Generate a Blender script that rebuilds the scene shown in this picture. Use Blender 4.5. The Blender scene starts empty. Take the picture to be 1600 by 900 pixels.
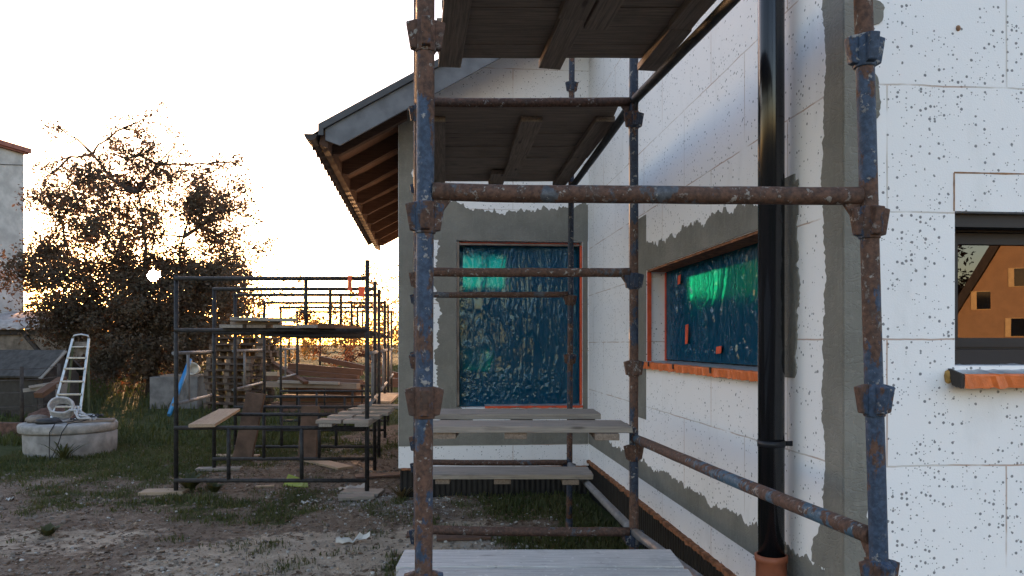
import bpy, math, random
from mathutils import Vector, Matrix, noise
from math import radians, sin, cos, pi, sqrt, exp

random.seed(7)
R = random.random
def U(a, b): return a + (b - a) * random.random()
sc = bpy.context.scene
COL = sc.collection
TH = radians(5.2); CT, ST = cos(TH), sin(TH)      # camera turned 5.2 deg off the depth axis of the house
CAMZ = 1.6
def UD(u, d, z=0.0):
    """a point u metres right of and d metres ahead of where the photographer stood"""
    return Vector((u * CT + d * ST, d * CT - u * ST, z))
def fb(x, y=0.0, z=0.0, o=4): return noise.fractal(Vector((x, y, z)), 1.0, 2.0, o)
def sm(a, b, x):
    t = max(0.0, min(1.0, (x - a) / (b - a))); return t * t * (3 - 2 * t)

# ------------------------------------------------------------------ camera
cam = bpy.data.objects.new('camera', bpy.data.cameras.new('camera'))
COL.objects.link(cam); sc.camera = cam
cam.location = (0, 0, CAMZ); cam.rotation_euler = (radians(90), 0, -TH)
cam.data.lens = 27.0; cam.data.sensor_width = 36.0; cam.data.shift_y = 0.055
cam.data.clip_start = 0.05; cam.data.clip_end = 3000

# ------------------------------------------------------------------ node helper
class NT:
    def __init__(s, name):
        s.m = bpy.data.materials.new(name); s.m.use_nodes = True
        s.nt = s.m.node_tree; s.n = s.nt.nodes; s.l = s.nt.links
        s.b = s.n['Principled BSDF']; s.out = s.n['Material Output']
    def new(s, t, **k):
        x = s.n.new(t)
        for a, v in k.items(): setattr(x, a, v)
        return x
    def put(s, sock, v):
        if isinstance(v, bpy.types.NodeSocket): s.l.new(v, sock)
        elif isinstance(v, (tuple, list)) and len(v) == 3 and sock.type == 'RGBA': sock.default_value = (*v, 1)
        else: sock.default_value = v
    def pos(s): return s.new('ShaderNodeNewGeometry').outputs['Position']
    def obj(s): return s.new('ShaderNodeTexCoord').outputs['Object']
    def rnd(s): return s.new('ShaderNodeObjectInfo').outputs['Random']
    def att(s, name): return s.new('ShaderNodeAttribute', attribute_name=name).outputs['Fac']
    def map(s, v, scale=(1, 1, 1), loc=(0, 0, 0)):
        x = s.new('ShaderNodeMapping'); s.put(x.inputs['Vector'], v); x.inputs['Scale'].default_value = scale
        s.put(x.inputs['Location'], loc); return x.outputs[0]
    def objr(s, scale=(1, 1, 1), k=37.0):
        """object coordinates shifted by a random amount per object"""
        c = s.new('ShaderNodeCombineXYZ'); r = s.math('MULTIPLY', s.rnd(), k)
        for i in range(3): s.l.new(r, c.inputs[i])
        a = s.new('ShaderNodeVectorMath', operation='ADD'); s.l.new(s.obj(), a.inputs[0]); s.l.new(c.outputs[0], a.inputs[1])
        return s.map(a.outputs[0], scale)
    def noise(s, v, scale, detail=4.0, rough=0.55, dist=0.0):
        x = s.new('ShaderNodeTexNoise'); s.put(x.inputs['Vector'], v); x.inputs['Scale'].default_value = scale
        x.inputs['Detail'].default_value = detail; x.inputs['Roughness'].default_value = rough
        x.inputs['Distortion'].default_value = dist; return x.outputs[0]
    def voro(s, v, scale, out='Distance', feature='F1', rand=1.0):
        x = s.new('ShaderNodeTexVoronoi', feature=feature); s.put(x.inputs['Vector'], v); x.inputs['Scale'].default_value = scale
        x.inputs['Randomness'].default_value = rand; return x.outputs[out]
    def math(s, op, a, b=None, c=None):
        x = s.new('ShaderNodeMath', operation=op)
        for i, v in enumerate((a, b, c)):
            if v is not None: s.put(x.inputs[i], v)
        return x.outputs[0]
    def step(s, v, lo, hi):
        x = s.new('ShaderNodeMapRange', interpolation_type='SMOOTHSTEP'); s.put(x.inputs[0], v)
        s.put(x.inputs[1], lo); s.put(x.inputs[2], hi); return x.outputs[0]
    def mix(s, f, a, b):
        x = s.new('ShaderNodeMix', data_type='RGBA'); s.put(x.inputs[0], f); s.put(x.inputs[6], a); s.put(x.inputs[7], b)
        return x.outputs[2]
    def ramp(s, f, stops):
        x = s.new('ShaderNodeValToRGB'); s.put(x.inputs[0], f); e = x.color_ramp.elements
        while len(e) < len(stops): e.new(0.5)
        for q, (p, c) in zip(e, stops): q.position = p; q.color = (*c, 1)
        return x.outputs[0]
    def sep(s, v):
        x = s.new('ShaderNodeSeparateXYZ'); s.put(x.inputs[0], v); return x.outputs
    def comb(s, a, b, c):
        x = s.new('ShaderNodeCombineXYZ')
        for i, v in enumerate((a, b, c)): s.put(x.inputs[i], v)
        return x.outputs[0]
    def bump(s, h, strength=0.3, dist=0.01, nrm=None):
        x = s.new('ShaderNodeBump'); s.put(x.inputs['Height'], h); x.inputs['Strength'].default_value = strength
        x.inputs['Distance'].default_value = dist
        if nrm is not None: s.l.new(nrm, x.inputs['Normal'])
        return x.outputs[0]
    def set(s, col=None, rough=None, nrm=None, metal=None, spec=None):
        for k, v in (('Base Color', col), ('Roughness', rough), ('Normal', nrm), ('Metallic', metal), ('Specular IOR Level', spec)):
            if v is not None: s.put(s.b.inputs[k], v)
        return s.m

def simple(name, col, rough=0.6, var=0.25, scale=8.0, bump=0.15, spec=0.3, metal=0.0):
    t = NT(name); v = t.objr()
    n = t.noise(v, scale, 5, 0.6); n2 = t.noise(v, scale * 9, 3, 0.6)
    lo = tuple(c * (1 - var) for c in col); hi = tuple(min(1, c * (1 + var)) for c in col)
    c = t.mix(t.step(n, 0.3, 0.7), lo, hi)
    return t.set(c, rough, t.bump(n2, bump, 0.004), metal, spec)

# ------------------------------------------------------------------ materials
def m_eps(name, axes, off):
    """white expanded polystyrene board with grey beads, foam filled joints"""
    t = NT(name); p = t.pos(); x = t.sep(p)
    wob = t.noise(p, 6, 3, 0.6)
    v = t.comb(t.math('ADD', t.math('ADD', x[axes[0]], off[0]), t.math('MULTIPLY', t.math('SUBTRACT', wob, 0.5), 0.006)),
               t.math('ADD', t.math('ADD', x[axes[1]], off[1]), t.math('MULTIPLY', t.math('SUBTRACT', wob, 0.5), 0.012)), 0.0)
    br = t.new('ShaderNodeTexBrick', offset=0.5); t.put(br.inputs['Vector'], v)
    for k, q in (('Scale', 1.0), ('Mortar Size', 0.0042), ('Mortar Smooth', 0.35), ('Brick Width', 1.0), ('Row Height', 0.5), ('Bias', 0.0)):
        br.inputs[k].default_value = q
    br.inputs['Color1'].default_value = (0, 0, 0, 1); br.inputs['Color2'].default_value = (1, 1, 1, 1)
    br.inputs['Mortar'].default_value = (.5, .5, .5, 1)
    jf = t.math('MULTIPLY', br.outputs['Fac'], t.step(t.noise(p, 5, 3), 0.30, 0.52))
    base = t.mix(t.noise(p, 1.6, 4, 0.6), (0.78, 0.775, 0.785), (0.84, 0.835, 0.84))
    base = t.mix(t.math('MULTIPLY', br.outputs['Color'], 0.22), base, (0.73, 0.725, 0.735))
    # beads: two sizes, random presence, radius per cell
    def beads(scale, keep, r0, r1):
        vor = t.new('ShaderNodeTexVoronoi'); t.put(vor.inputs['Vector'], t.map(p, (1, 1, 1), (3.1 * scale % 5, 1.7, 0.3)))
        vor.inputs['Scale'].default_value = scale
        r = t.sep(vor.outputs['Color'])
        clump = t.noise(p, 5.0, 2, 0.5)
        on = t.math('LESS_THAN', r[0], t.math('MULTIPLY', t.step(clump, 0.25, 0.72), keep))
        rad = t.math('MULTIPLY_ADD', r[1], r1 - r0, r0)
        d = t.math('ADD', vor.outputs['Distance'], t.math('MULTIPLY', t.math('SUBTRACT', t.noise(p, scale * 3, 2), 0.5), 0.16))
        return t.math('MULTIPLY', on, t.math('SUBTRACT', 1.0, t.step(d, t.math('SUBTRACT', rad, 0.05), t.math('ADD', rad, 0.05))))
    b = t.math('MAXIMUM', beads(52, 0.35, 0.17, 0.38), beads(110, 0.22, 0.15, 0.34))
    c = t.mix(t.math('MULTIPLY', b, 0.86), base, t.mix(t.noise(p, 60, 1), (0.07, 0.075, 0.085), (0.17, 0.175, 0.185)))
    c = t.mix(t.math('MULTIPLY', jf, 0.7), c, t.mix(t.step(t.noise(p, 2.2, 2), 0.42, 0.6), (0.48, 0.44, 0.40), (0.34, 0.19, 0.11)))
    # scuffed dirt low down and smears
    sme = t.math('MULTIPLY', t.step(t.noise(t.map(p, (1.5, 1.5, 0.6)), 2.3, 5, 0.65), 0.54, 0.75), 0.26)
    c = t.mix(sme, c, (0.50, 0.50, 0.49))
    h = t.math('SUBTRACT', t.math('MULTIPLY', t.voro(p, 170), 0.4), t.math('MULTIPLY', jf, 2.2))
    return t.set(c, 0.92, t.bump(h, 0.30, 0.004), spec=0.2)
EPS_SIDE = m_eps('polystyrene_side', (1, 2), (0.13, -0.120))
EPS_FRONT = m_eps('polystyrene_front', (0, 2), (-0.24, -0.120))
EPS_BACK = m_eps('polystyrene_back', (0, 2), (-0.25, -0.03))

def m_plaster():
    t = NT('adhesive_coat'); p = t.pos()
    n = t.noise(p, 3, 6, 0.65); st = t.noise(t.map(p, (6, 6, 1.2)), 7, 4, 0.6)
    c = t.mix(t.step(n, 0.3, 0.7), (0.172, 0.166, 0.146), (0.232, 0.222, 0.196))
    c = t.mix(t.math('MULTIPLY', t.step(st, 0.5, 0.75), 0.35), c, (0.27, 0.27, 0.235))
    tw = t.noise(t.map(p, (5, 5, 9)), 2.2, 3, 0.5, 1.4); rd = t.math('ABSOLUTE', t.math('SUBTRACT', tw, 0.5))
    c = t.mix(t.math('MULTIPLY', t.math('SUBTRACT', 1.0, t.step(rd, 0.0, 0.03)), 0.30), c, (0.29, 0.28, 0.25))
    c = t.mix(t.math('MULTIPLY', t.step(t.noise(p, 1.3, 5, 0.6), 0.5, 0.68), 0.35), c, (0.138, 0.134, 0.118))
    h = t.math('ADD', t.noise(p, 180, 3), t.math('ADD', t.math('MULTIPLY', st, 1.6), t.math('MULTIPLY', t.math('MINIMUM', rd, 0.05), 22.0)))
    return t.set(c, 0.93, t.bump(h, 0.5, 0.005), spec=0.15)
PLASTER = m_plaster()

def m_tube(name, blue, rust_lo=0.46):
    """blue painted steel, paint flaking to rust, splashed with mortar"""
    t = NT(name); v = t.objr(); vs = t.objr((1, 1, 0.55))
    n1 = t.noise(vs, 19, 7, 0.70); n2 = t.noise(v, 70, 4, 0.65); n3 = t.noise(vs, 26, 5, 0.7); big = t.noise(v, 3.2, 2, 0.5)
    rust = t.mix(t.step(n2, 0.3, 0.7), (0.048, 0.027, 0.020), (0.125, 0.066, 0.045))
    rust = t.mix(t.step(n3, 0.48, 0.72), rust, (0.060, 0.042, 0.036))
    pain = t.mix(t.step(n2, 0.35, 0.7), blue, tuple(min(1, c * 1.8 + 0.01) for c in blue))
    mask = t.step(t.math('ADD', n1, t.math('MULTIPLY', t.math('SUBTRACT', big, 0.5), 0.9)), rust_lo - 0.03, rust_lo + 0.03)
    c = t.mix(mask, rust, pain)
    sp = t.math('MAXIMUM', t.step(t.noise(v, 42, 4, 0.62), 0.60, 0.66), t.math('MULTIPLY', t.step(n3, 0.59, 0.66), t.step(n2, 0.42, 0.5)))
    sp = t.math('MULTIPLY', sp, t.step(t.noise(v, 4.5, 2), 0.36, 0.56))
    c = t.mix(t.math('MULTIPLY', sp, 0.7), c, t.mix(n2, (0.25, 0.235, 0.215), (0.44, 0.42, 0.39)))
    h = t.math('ADD', t.math('ADD', t.math('MULTIPLY', mask, 0.5), n2), t.math('MULTIPLY', sp, 1.6))
    return t.set(c, t.math('MULTIPLY_ADD', mask, -0.2, 0.78), t.bump(h, 0.55, 0.004), spec=0.35)
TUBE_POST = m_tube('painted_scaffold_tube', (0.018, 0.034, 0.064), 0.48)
TUBE_POST2 = m_tube('backlit_scaffold_tube_rear', (0.010, 0.018, 0.036), 0.48)  # backlit shade of the rear posts put into a darker blue
TUBE_RAIL = m_tube('rusty_scaffold_tube', (0.05, 0.055, 0.065), 0.66)
TUBE_MIX = m_tube('half_painted_scaffold_tube', (0.030, 0.065, 0.10), 0.58)
TUBE_GREY = simple('galvanised_and_lit_tube', (0.16, 0.16, 0.165), 0.55, 0.3, 10, 0.2)

def m_wood(name, a, b, rough=0.8, knots=True, dirt=0.3):
    t = NT(name); v = t.objr((1.2, 26, 26)); v0 = t.objr()
    g = t.noise(v, 3.0, 6, 0.65, 0.6); g2 = t.noise(t.objr((2.5, 90, 90)), 2.0, 3, 0.6)
    c = t.mix(t.step(t.math('ADD', t.math('MULTIPLY', g, 0.65), t.math('MULTIPLY', g2, 0.35)), 0.36, 0.64), a, b)
    c = t.mix(t.math('MULTIPLY', t.rnd(), 0.35), c, tuple(x * 0.72 for x in a))
    if knots:
        k = t.voro(t.objr((2.2, 8.5, 8.5)), 1.0)
        c = t.mix(t.math('MULTIPLY', t.math('SUBTRACT', 1, t.step(k, 0.05, 0.13)), 0.8), c, tuple(x * 0.35 for x in a))
    c = t.mix(t.math('MULTIPLY', t.step(t.noise(v0, 5, 5, 0.7), 0.5, 0.72), dirt), c, tuple(x * 0.5 for x in a))
    if knots == 'spilt':
        sp = t.step(t.noise(v0, 34, 4, 0.7), 0.60, 0.66); c = t.mix(t.math('MULTIPLY', sp, 0.6), c, (0.62, 0.61, 0.59))
        dk = t.step(t.noise(t.objr((1, 1.6, 1)), 19, 5, 0.75), 0.61, 0.68); c = t.mix(t.math('MULTIPLY', dk, 0.7), c, (0.15, 0.135, 0.12))
    return t.set(c, rough, t.bump(t.math('ADD', g, g2), 0.5, 0.003), spec=0.2)
WOOD_PALE = m_wood('weathered_board', (0.34, 0.325, 0.31), (0.52, 0.50, 0.475), 0.8, 'spilt')
WOOD_GREY = m_wood('grey_board', (0.20, 0.175, 0.155), (0.33, 0.295, 0.255))
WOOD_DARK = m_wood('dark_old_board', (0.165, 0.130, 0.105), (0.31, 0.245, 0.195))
WOOD_FRESH = m_wood('pine_board', (0.30, 0.215, 0.145), (0.44, 0.335, 0.235))
WOOD_BROWN = m_wood('brown_stained_timber', (0.085, 0.044, 0.028), (0.155, 0.082, 0.05))
WOOD_RED = m_wood('reddish_board', (0.10, 0.058, 0.044), (0.16, 0.10, 0.076))

STEEL_DARK = simple('dark_painted_steel', (0.022, 0.022, 0.024), 0.6, 0.5, 20, 0.2)
BLACK_PVC = NT('black_pipe_plastic').set((0.008, 0.009, 0.012), 0.16, spec=0.5)
FRAME_BLACK = simple('anthracite_frame', (0.011, 0.012, 0.016), 0.45, 0.1, 8, 0.03, 0.35)
CLAY_PVC = simple('orange_brown_pipe', (0.27, 0.085, 0.042), 0.5, 0.2, 9, 0.1)
MEMBRANE = simple('black_membrane', (0.010, 0.010, 0.011), 0.5, 0.3, 8, 0.1, 0.3)
SEAM = simple('brown_foam_seam', (0.30, 0.17, 0.10), 0.9, 0.4, 30, 0.3)
FOAM = simple('foam_and_wood_edge', (0.23, 0.10, 0.05), 0.9, 0.5, 25, 0.6)
TAPE = simple('orange_tape', (0.62, 0.14, 0.028), 0.42, 0.18, 14, 0.35, 0.45)
TAPE_RED = simple('red_orange_tape', (0.62, 0.085, 0.03), 0.45, 0.2, 14, 0.3, 0.4)
ZINC = simple('film_covered_sill', (0.33, 0.34, 0.36), 0.28, 0.2, 12, 0.5, 0.5)
BARGE = simple('grey_blue_barge_board', (0.125, 0.135, 0.15), 0.65, 0.2, 6, 0.2)
TRIM = simple('dark_verge_metal', (0.055, 0.058, 0.064), 0.5, 0.2, 6, 0.1)
TILE = simple('dark_roof_tile', (0.045, 0.036, 0.034), 0.7, 0.35, 7, 0.3)
INSIDE = simple('raw_interior_wall', (0.20, 0.19, 0.18), 0.9, 0.2, 3, 0.2)
SCREED = simple('interior_screed', (0.16, 0.155, 0.15), 0.9, 0.2, 3, 0.2)
CONC_DARK = simple('damp_concrete', (0.145, 0.14, 0.135), 0.9, 0.3, 4, 0.5)
CONC = simple('pale_concrete', (0.225, 0.215, 0.205), 0.9, 0.28, 5, 0.5)
CONC_LID = simple('worn_concrete_lid', (0.27, 0.26, 0.245), 0.9, 0.3, 7, 0.5)
ALU = simple('dull_aluminium', (0.40, 0.41, 0.42), 0.35, 0.2, 9, 0.1, 0.5, 0.75)
GREEN_STEEL = simple('green_ladder_leg', (0.09, 0.105, 0.065), 0.6, 0.3, 9, 0.1)
HOSE = simple('dirty_white_hose', (0.36, 0.355, 0.35), 0.6, 0.2, 20, 0.1)
CABLE = simple('black_cable', (0.02, 0.02, 0.021), 0.55, 0.3, 9, 0.1)
SACK = simple('grey_brown_sack', (0.17, 0.145, 0.125), 0.95, 0.35, 9, 0.6)
BLUE_PIPE = simple('blue_water_pipe', (0.028, 0.20, 0.44), 0.4, 0.1, 9, 0.05, 0.5)
BUCKET = simple('white_bucket_plastic', (0.62, 0.58, 0.52), 0.45, 0.15, 9, 0.05, 0.5)
LIME = simple('lime_green_plastic', (0.25, 0.29, 0.06), 0.5, 0.2, 9, 0.1)
CLAY = simple('brown_stained_slab', (0.095, 0.062, 0.046), 0.85, 0.35, 5, 0.4)
PAPER = simple('dirty_white_paper', (0.46, 0.44, 0.40), 0.85, 0.2, 12, 0.4)
PALLET = simple('old_pallet_wood', (0.075, 0.053, 0.041), 0.85, 0.45, 6, 0.4)
BLOCK = simple('pale_pallet_block', (0.13, 0.095, 0.07), 0.85, 0.3, 9, 0.4)
SHEDWOOD = simple('weathered_shed_wall', (0.20, 0.165, 0.135), 0.9, 0.4, 4, 0.5)
SHEDDARK = simple('dark_shed_board', (0.050, 0.042, 0.038), 0.9, 0.4, 5, 0.4)
CORR = simple('corrugated_cement_sheet', (0.40, 0.36, 0.34), 0.9, 0.25, 5, 0.4)
FELT = simple('grey_roofing_felt', (0.055, 0.052, 0.050), 0.9, 0.3, 7, 0.4)
OLDWALL = simple('pale_weathered_render', (0.43, 0.42, 0.41), 0.9, 0.2, 2.2, 0.4)
REDTRIM = simple('red_brown_flashing', (0.26, 0.10, 0.075), 0.7, 0.25, 5, 0.2)
BRICK = simple('dark_brick_edging', (0.10, 0.055, 0.042), 0.9, 0.4, 12, 0.5)
WIRE = simple('rusty_wire', (0.07, 0.06, 0.055), 0.7, 0.3, 9, 0.1)
N_WALL = simple('ochre_render', (0.40, 0.255, 0.15), 0.9, 0.08, 2, 0.2)
N_JAMB = simple('sunlit_window_jamb', (0.70, 0.52, 0.28), 0.8, 0.1, 4, 0.1)  # sunlight on the window jambs put into the colour
BARK = simple('dark_bark', (0.060, 0.045, 0.036), 0.95, 0.4, 14, 0.8)
STRAW = simple('dry_stem', (0.13, 0.085, 0.05), 0.9, 0.4, 9, 0.3)

def m_glass(name, tint, refl):
    t = NT(name); g = t.new('ShaderNodeBsdfGlossy'); g.inputs['Roughness'].default_value = 0.0
    tr = t.new('ShaderNodeBsdfTransparent'); tr.inputs['Color'].default_value = (*tint, 1)
    mx = t.new('ShaderNodeMixShader'); fr = t.new('ShaderNodeFresnel'); fr.inputs['IOR'].default_value = 1.5
    t.put(mx.inputs[0], t.math('ADD', fr.outputs[0], refl))
    nb = t.bump(t.noise(t.pos(), 1.6, 1), 0.02, 0.02); t.l.new(nb, g.inputs['Normal'])
    t.l.new(tr.outputs[0], mx.inputs[1]); t.l.new(g.outputs[0], mx.inputs[2]); t.l.new(mx.outputs[0], t.out.inputs[0])
    return t.m
GLASS = m_glass('coated_window_glass', (0.06, 0.06, 0.07), 0.05)
DIMGLASS = m_glass('blue_dimming_glass', (.26, .38, .58), 0.0)  # tint that dims and blues daylight from the back openings
GLASS_FAR = NT('dark_far_glass').set((0.012, 0.014, 0.018), 0.05, spec=0.5)

def m_foil():
    """thin blue protective film: partly see-through, glossy, crumpled"""
    t = NT('blue_protective_film'); p = t.pos()
    dist = t.noise(p, 5, 3, 0.6)
    vv = t.map(p, (9, 9, 1.6)); va = t.new('ShaderNodeVectorMath', operation='ADD'); t.l.new(vv, va.inputs[0])
    t.l.new(t.comb(t.math('MULTIPLY', dist, 2.6), t.math('MULTIPLY', dist, 2.2), t.math('MULTIPLY', t.noise(p, 7, 3), 3.0)), va.inputs[1])
    r1 = t.math('ABSOLUTE', t.math('SUBTRACT', t.noise(va.outputs[0], 1.3, 1.5, 0.5), 0.5))
    r2 = t.voro(va.outputs[0], 1.9, feature='DISTANCE_TO_EDGE')
    msk2 = t.step(t.noise(t.map(p, (1, 1, .6), (4, 2, 1)), 2.6, 3, 0.55), 0.42, 0.64)
    msk = t.step(t.noise(p, 3.5, 2, 0.5), 0.40, 0.62)
    h = t.math('ADD', t.math('MULTIPLY', t.math('MULTIPLY', t.math('MINIMUM', r1, 0.03), 14.0), msk2), t.math('MULTIPLY', t.math('MULTIPLY', t.math('MINIMUM', r2, 0.06), 5.0), msk))
    nb = t.bump(h, 0.5, 0.012)
    tp = t.new('ShaderNodeBsdfTransparent'); t.put(tp.inputs['Color'], (0.008, 0.22, 0.13))
    rf = t.new('ShaderNodeBsdfRefraction'); t.put(rf.inputs['Color'], (0.007, 0.50, 0.29)); rf.inputs['IOR'].default_value = 1.035; rf.inputs['Roughness'].default_value = 0.42; t.l.new(nb, rf.inputs['Normal'])
    tr = t.new('ShaderNodeMixShader'); tr.inputs[0].default_value = 0.95; t.l.new(tp.outputs[0], tr.inputs[1]); t.l.new(rf.outputs[0], tr.inputs[2])
    df = t.new('ShaderNodeBsdfDiffuse'); t.put(df.inputs['Color'], (0.001, 0.080, 0.175)); t.l.new(nb, df.inputs['Normal'])
    m1 = t.new('ShaderNodeMixShader'); m1.inputs[0].default_value = 0.50
    t.l.new(tr.outputs[0], m1.inputs[1]); t.l.new(df.outputs[0], m1.inputs[2])
    gl = t.new('ShaderNodeBsdfGlossy'); gl.inputs['Roughness'].default_value = 0.05; t.l.new(nb, gl.inputs['Normal'])
    t.put(gl.inputs['Color'], (0.62, 0.84, 1.0))
    fr = t.new('ShaderNodeFresnel'); fr.inputs['IOR'].default_value = 1.5; t.l.new(nb, fr.inputs['Normal'])
    m2 = t.new('ShaderNodeMixShader'); t.put(m2.inputs[0], t.math('MULTIPLY_ADD', fr.outputs[0], 0.60, 0.02))
    t.l.new(m1.outputs[0], m2.inputs[1]); t.l.new(gl.outputs[0], m2.inputs[2]); t.l.new(m2.outputs[0], t.out.inputs[0])
    return t.m
FOIL = m_foil()

def m_leaf(name, a, b, trans, tf=0.3):
    t = NT(name)
    r = t.noise(t.pos(), 2.1, 3, 0.6); q = t.noise(t.pos(), 23, 2, 0.6)
    c = t.mix(t.step(t.math('ADD', t.math('MULTIPLY', r, 0.5), t.math('MULTIPLY', q, 0.5)), 0.38, 0.62), a, b)
    t.set(c, 0.6, spec=0.25)
    tl = t.new('ShaderNodeBsdfTranslucent'); t.put(tl.inputs['Color'], t.mix(q, trans, tuple(x * 0.5 for x in trans)))
    mx = t.new('ShaderNodeMixShader'); mx.inputs[0].default_value = tf
    t.l.new(t.b.outputs[0], mx.inputs[1]); t.l.new(tl.outputs[0], mx.inputs[2]); t.l.new(mx.outputs[0], t.out.inputs[0])
    return t.m
LEAF_MAIN = m_leaf('autumn_leaf_dark', (0.070, 0.062, 0.040), (0.115, 0.082, 0.058), (0.17, 0.095, 0.060), 0.33)
LEAF_GOLD = m_leaf('autumn_leaf_gold', (0.12, 0.085, 0.022), (0.17, 0.09, 0.03), (0.36, 0.19, 0.045), 0.38)
LEAF_GREEN = m_leaf('leaf_dull_green', (0.030, 0.042, 0.016), (0.060, 0.065, 0.026), (0.12, 0.10, 0.02), 0.25)
LEAF_RED = m_leaf('leaf_russet', (0.075, 0.035, 0.020), (0.13, 0.06, 0.03), (0.30, 0.10, 0.03), 0.3)
GRASS = m_leaf('grass_blade', (0.036, 0.052, 0.015), (0.085, 0.085, 0.032), (0.10, 0.12, 0.02), 0.25)
GRASS_DRY = m_leaf('dry_grass_blade', (0.13, 0.095, 0.055), (0.075, 0.075, 0.03), (0.20, 0.13, 0.05), 0.25)

def m_ground():
    t = NT('trampled_yard'); p = t.pos()
    n1 = t.noise(p, 1.1, 6, 0.65); n2 = t.noise(p, 9, 6, 0.7); n3 = t.noise(p, 60, 4, 0.65); cl = t.voro(p, 48, 'Color')
    soil = t.ramp(t.math('ADD', t.math('MULTIPLY', n1, 0.4), t.math('MULTIPLY', n2, 0.6)),
                  [(0.33, (0.090, 0.062, 0.045)), (0.5, (0.190, 0.140, 0.104)), (0.66, (0.30, 0.235, 0.178))])
    soil = t.mix(t.math('MULTIPLY', t.step(n3, 0.52, 0.72), 0.5), soil, (0.055, 0.042, 0.034))
    peb = t.math('MULTIPLY', t.math('LESS_THAN', t.sep(cl)[0], 0.13), t.math('SUBTRACT', 1.0, t.step(t.voro(p, 48), 0.22, 0.34)))
    soil = t.mix(t.math('MULTIPLY', peb, 0.75), soil, (0.34, 0.32, 0.29))
    sand = t.mix(t.step(n2, 0.35, 0.7), (0.32, 0.255, 0.19), (0.48, 0.39, 0.30))
    sand = t.mix(t.math('MULTIPLY', t.step(n3, 0.55, 0.7), 0.35), sand, (0.15, 0.125, 0.10))
    c = t.mix(t.step(t.math('ADD', t.att('sand'), t.math('MULTIPLY', t.math('SUBTRACT', n2, 0.5), 0.9)), 0.40, 0.66), soil, sand)
    dust = t.math('MULTIPLY', t.step(t.math('ADD', t.att('dust'), t.math('MULTIPLY', t.math('SUBTRACT', n2, 0.5), 1.3)), 0.45, 0.75), t.step(n3, 0.36, 0.56))
    c = t.mix(t.math('MULTIPLY', dust, 0.7), c, (0.36, 0.35, 0.335))
    gr = t.mix(t.step(n2, 0.3, 0.7), (0.032, 0.044, 0.015), (0.070, 0.074, 0.030))
    gr = t.mix(t.math('MULTIPLY', t.step(n1, 0.45, 0.7), 0.5), gr, (0.10, 0.085, 0.04))
    gm = t.step(t.math('ADD', t.att('turf'), t.math('MULTIPLY', t.math('SUBTRACT', n2, 0.5), 0.9)), 0.38, 0.62)
    c = t.mix(gm, c, gr)
    h = t.math('ADD', t.math('MULTIPLY', n2, 1.0), t.math('ADD', t.math('MULTIPLY', n3, 0.5), t.math('MULTIPLY', peb, 0.5)))
    return t.set(c, 0.97, t.bump(h, 0.9, 0.05), spec=0.1)
GROUND = m_ground()

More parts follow.
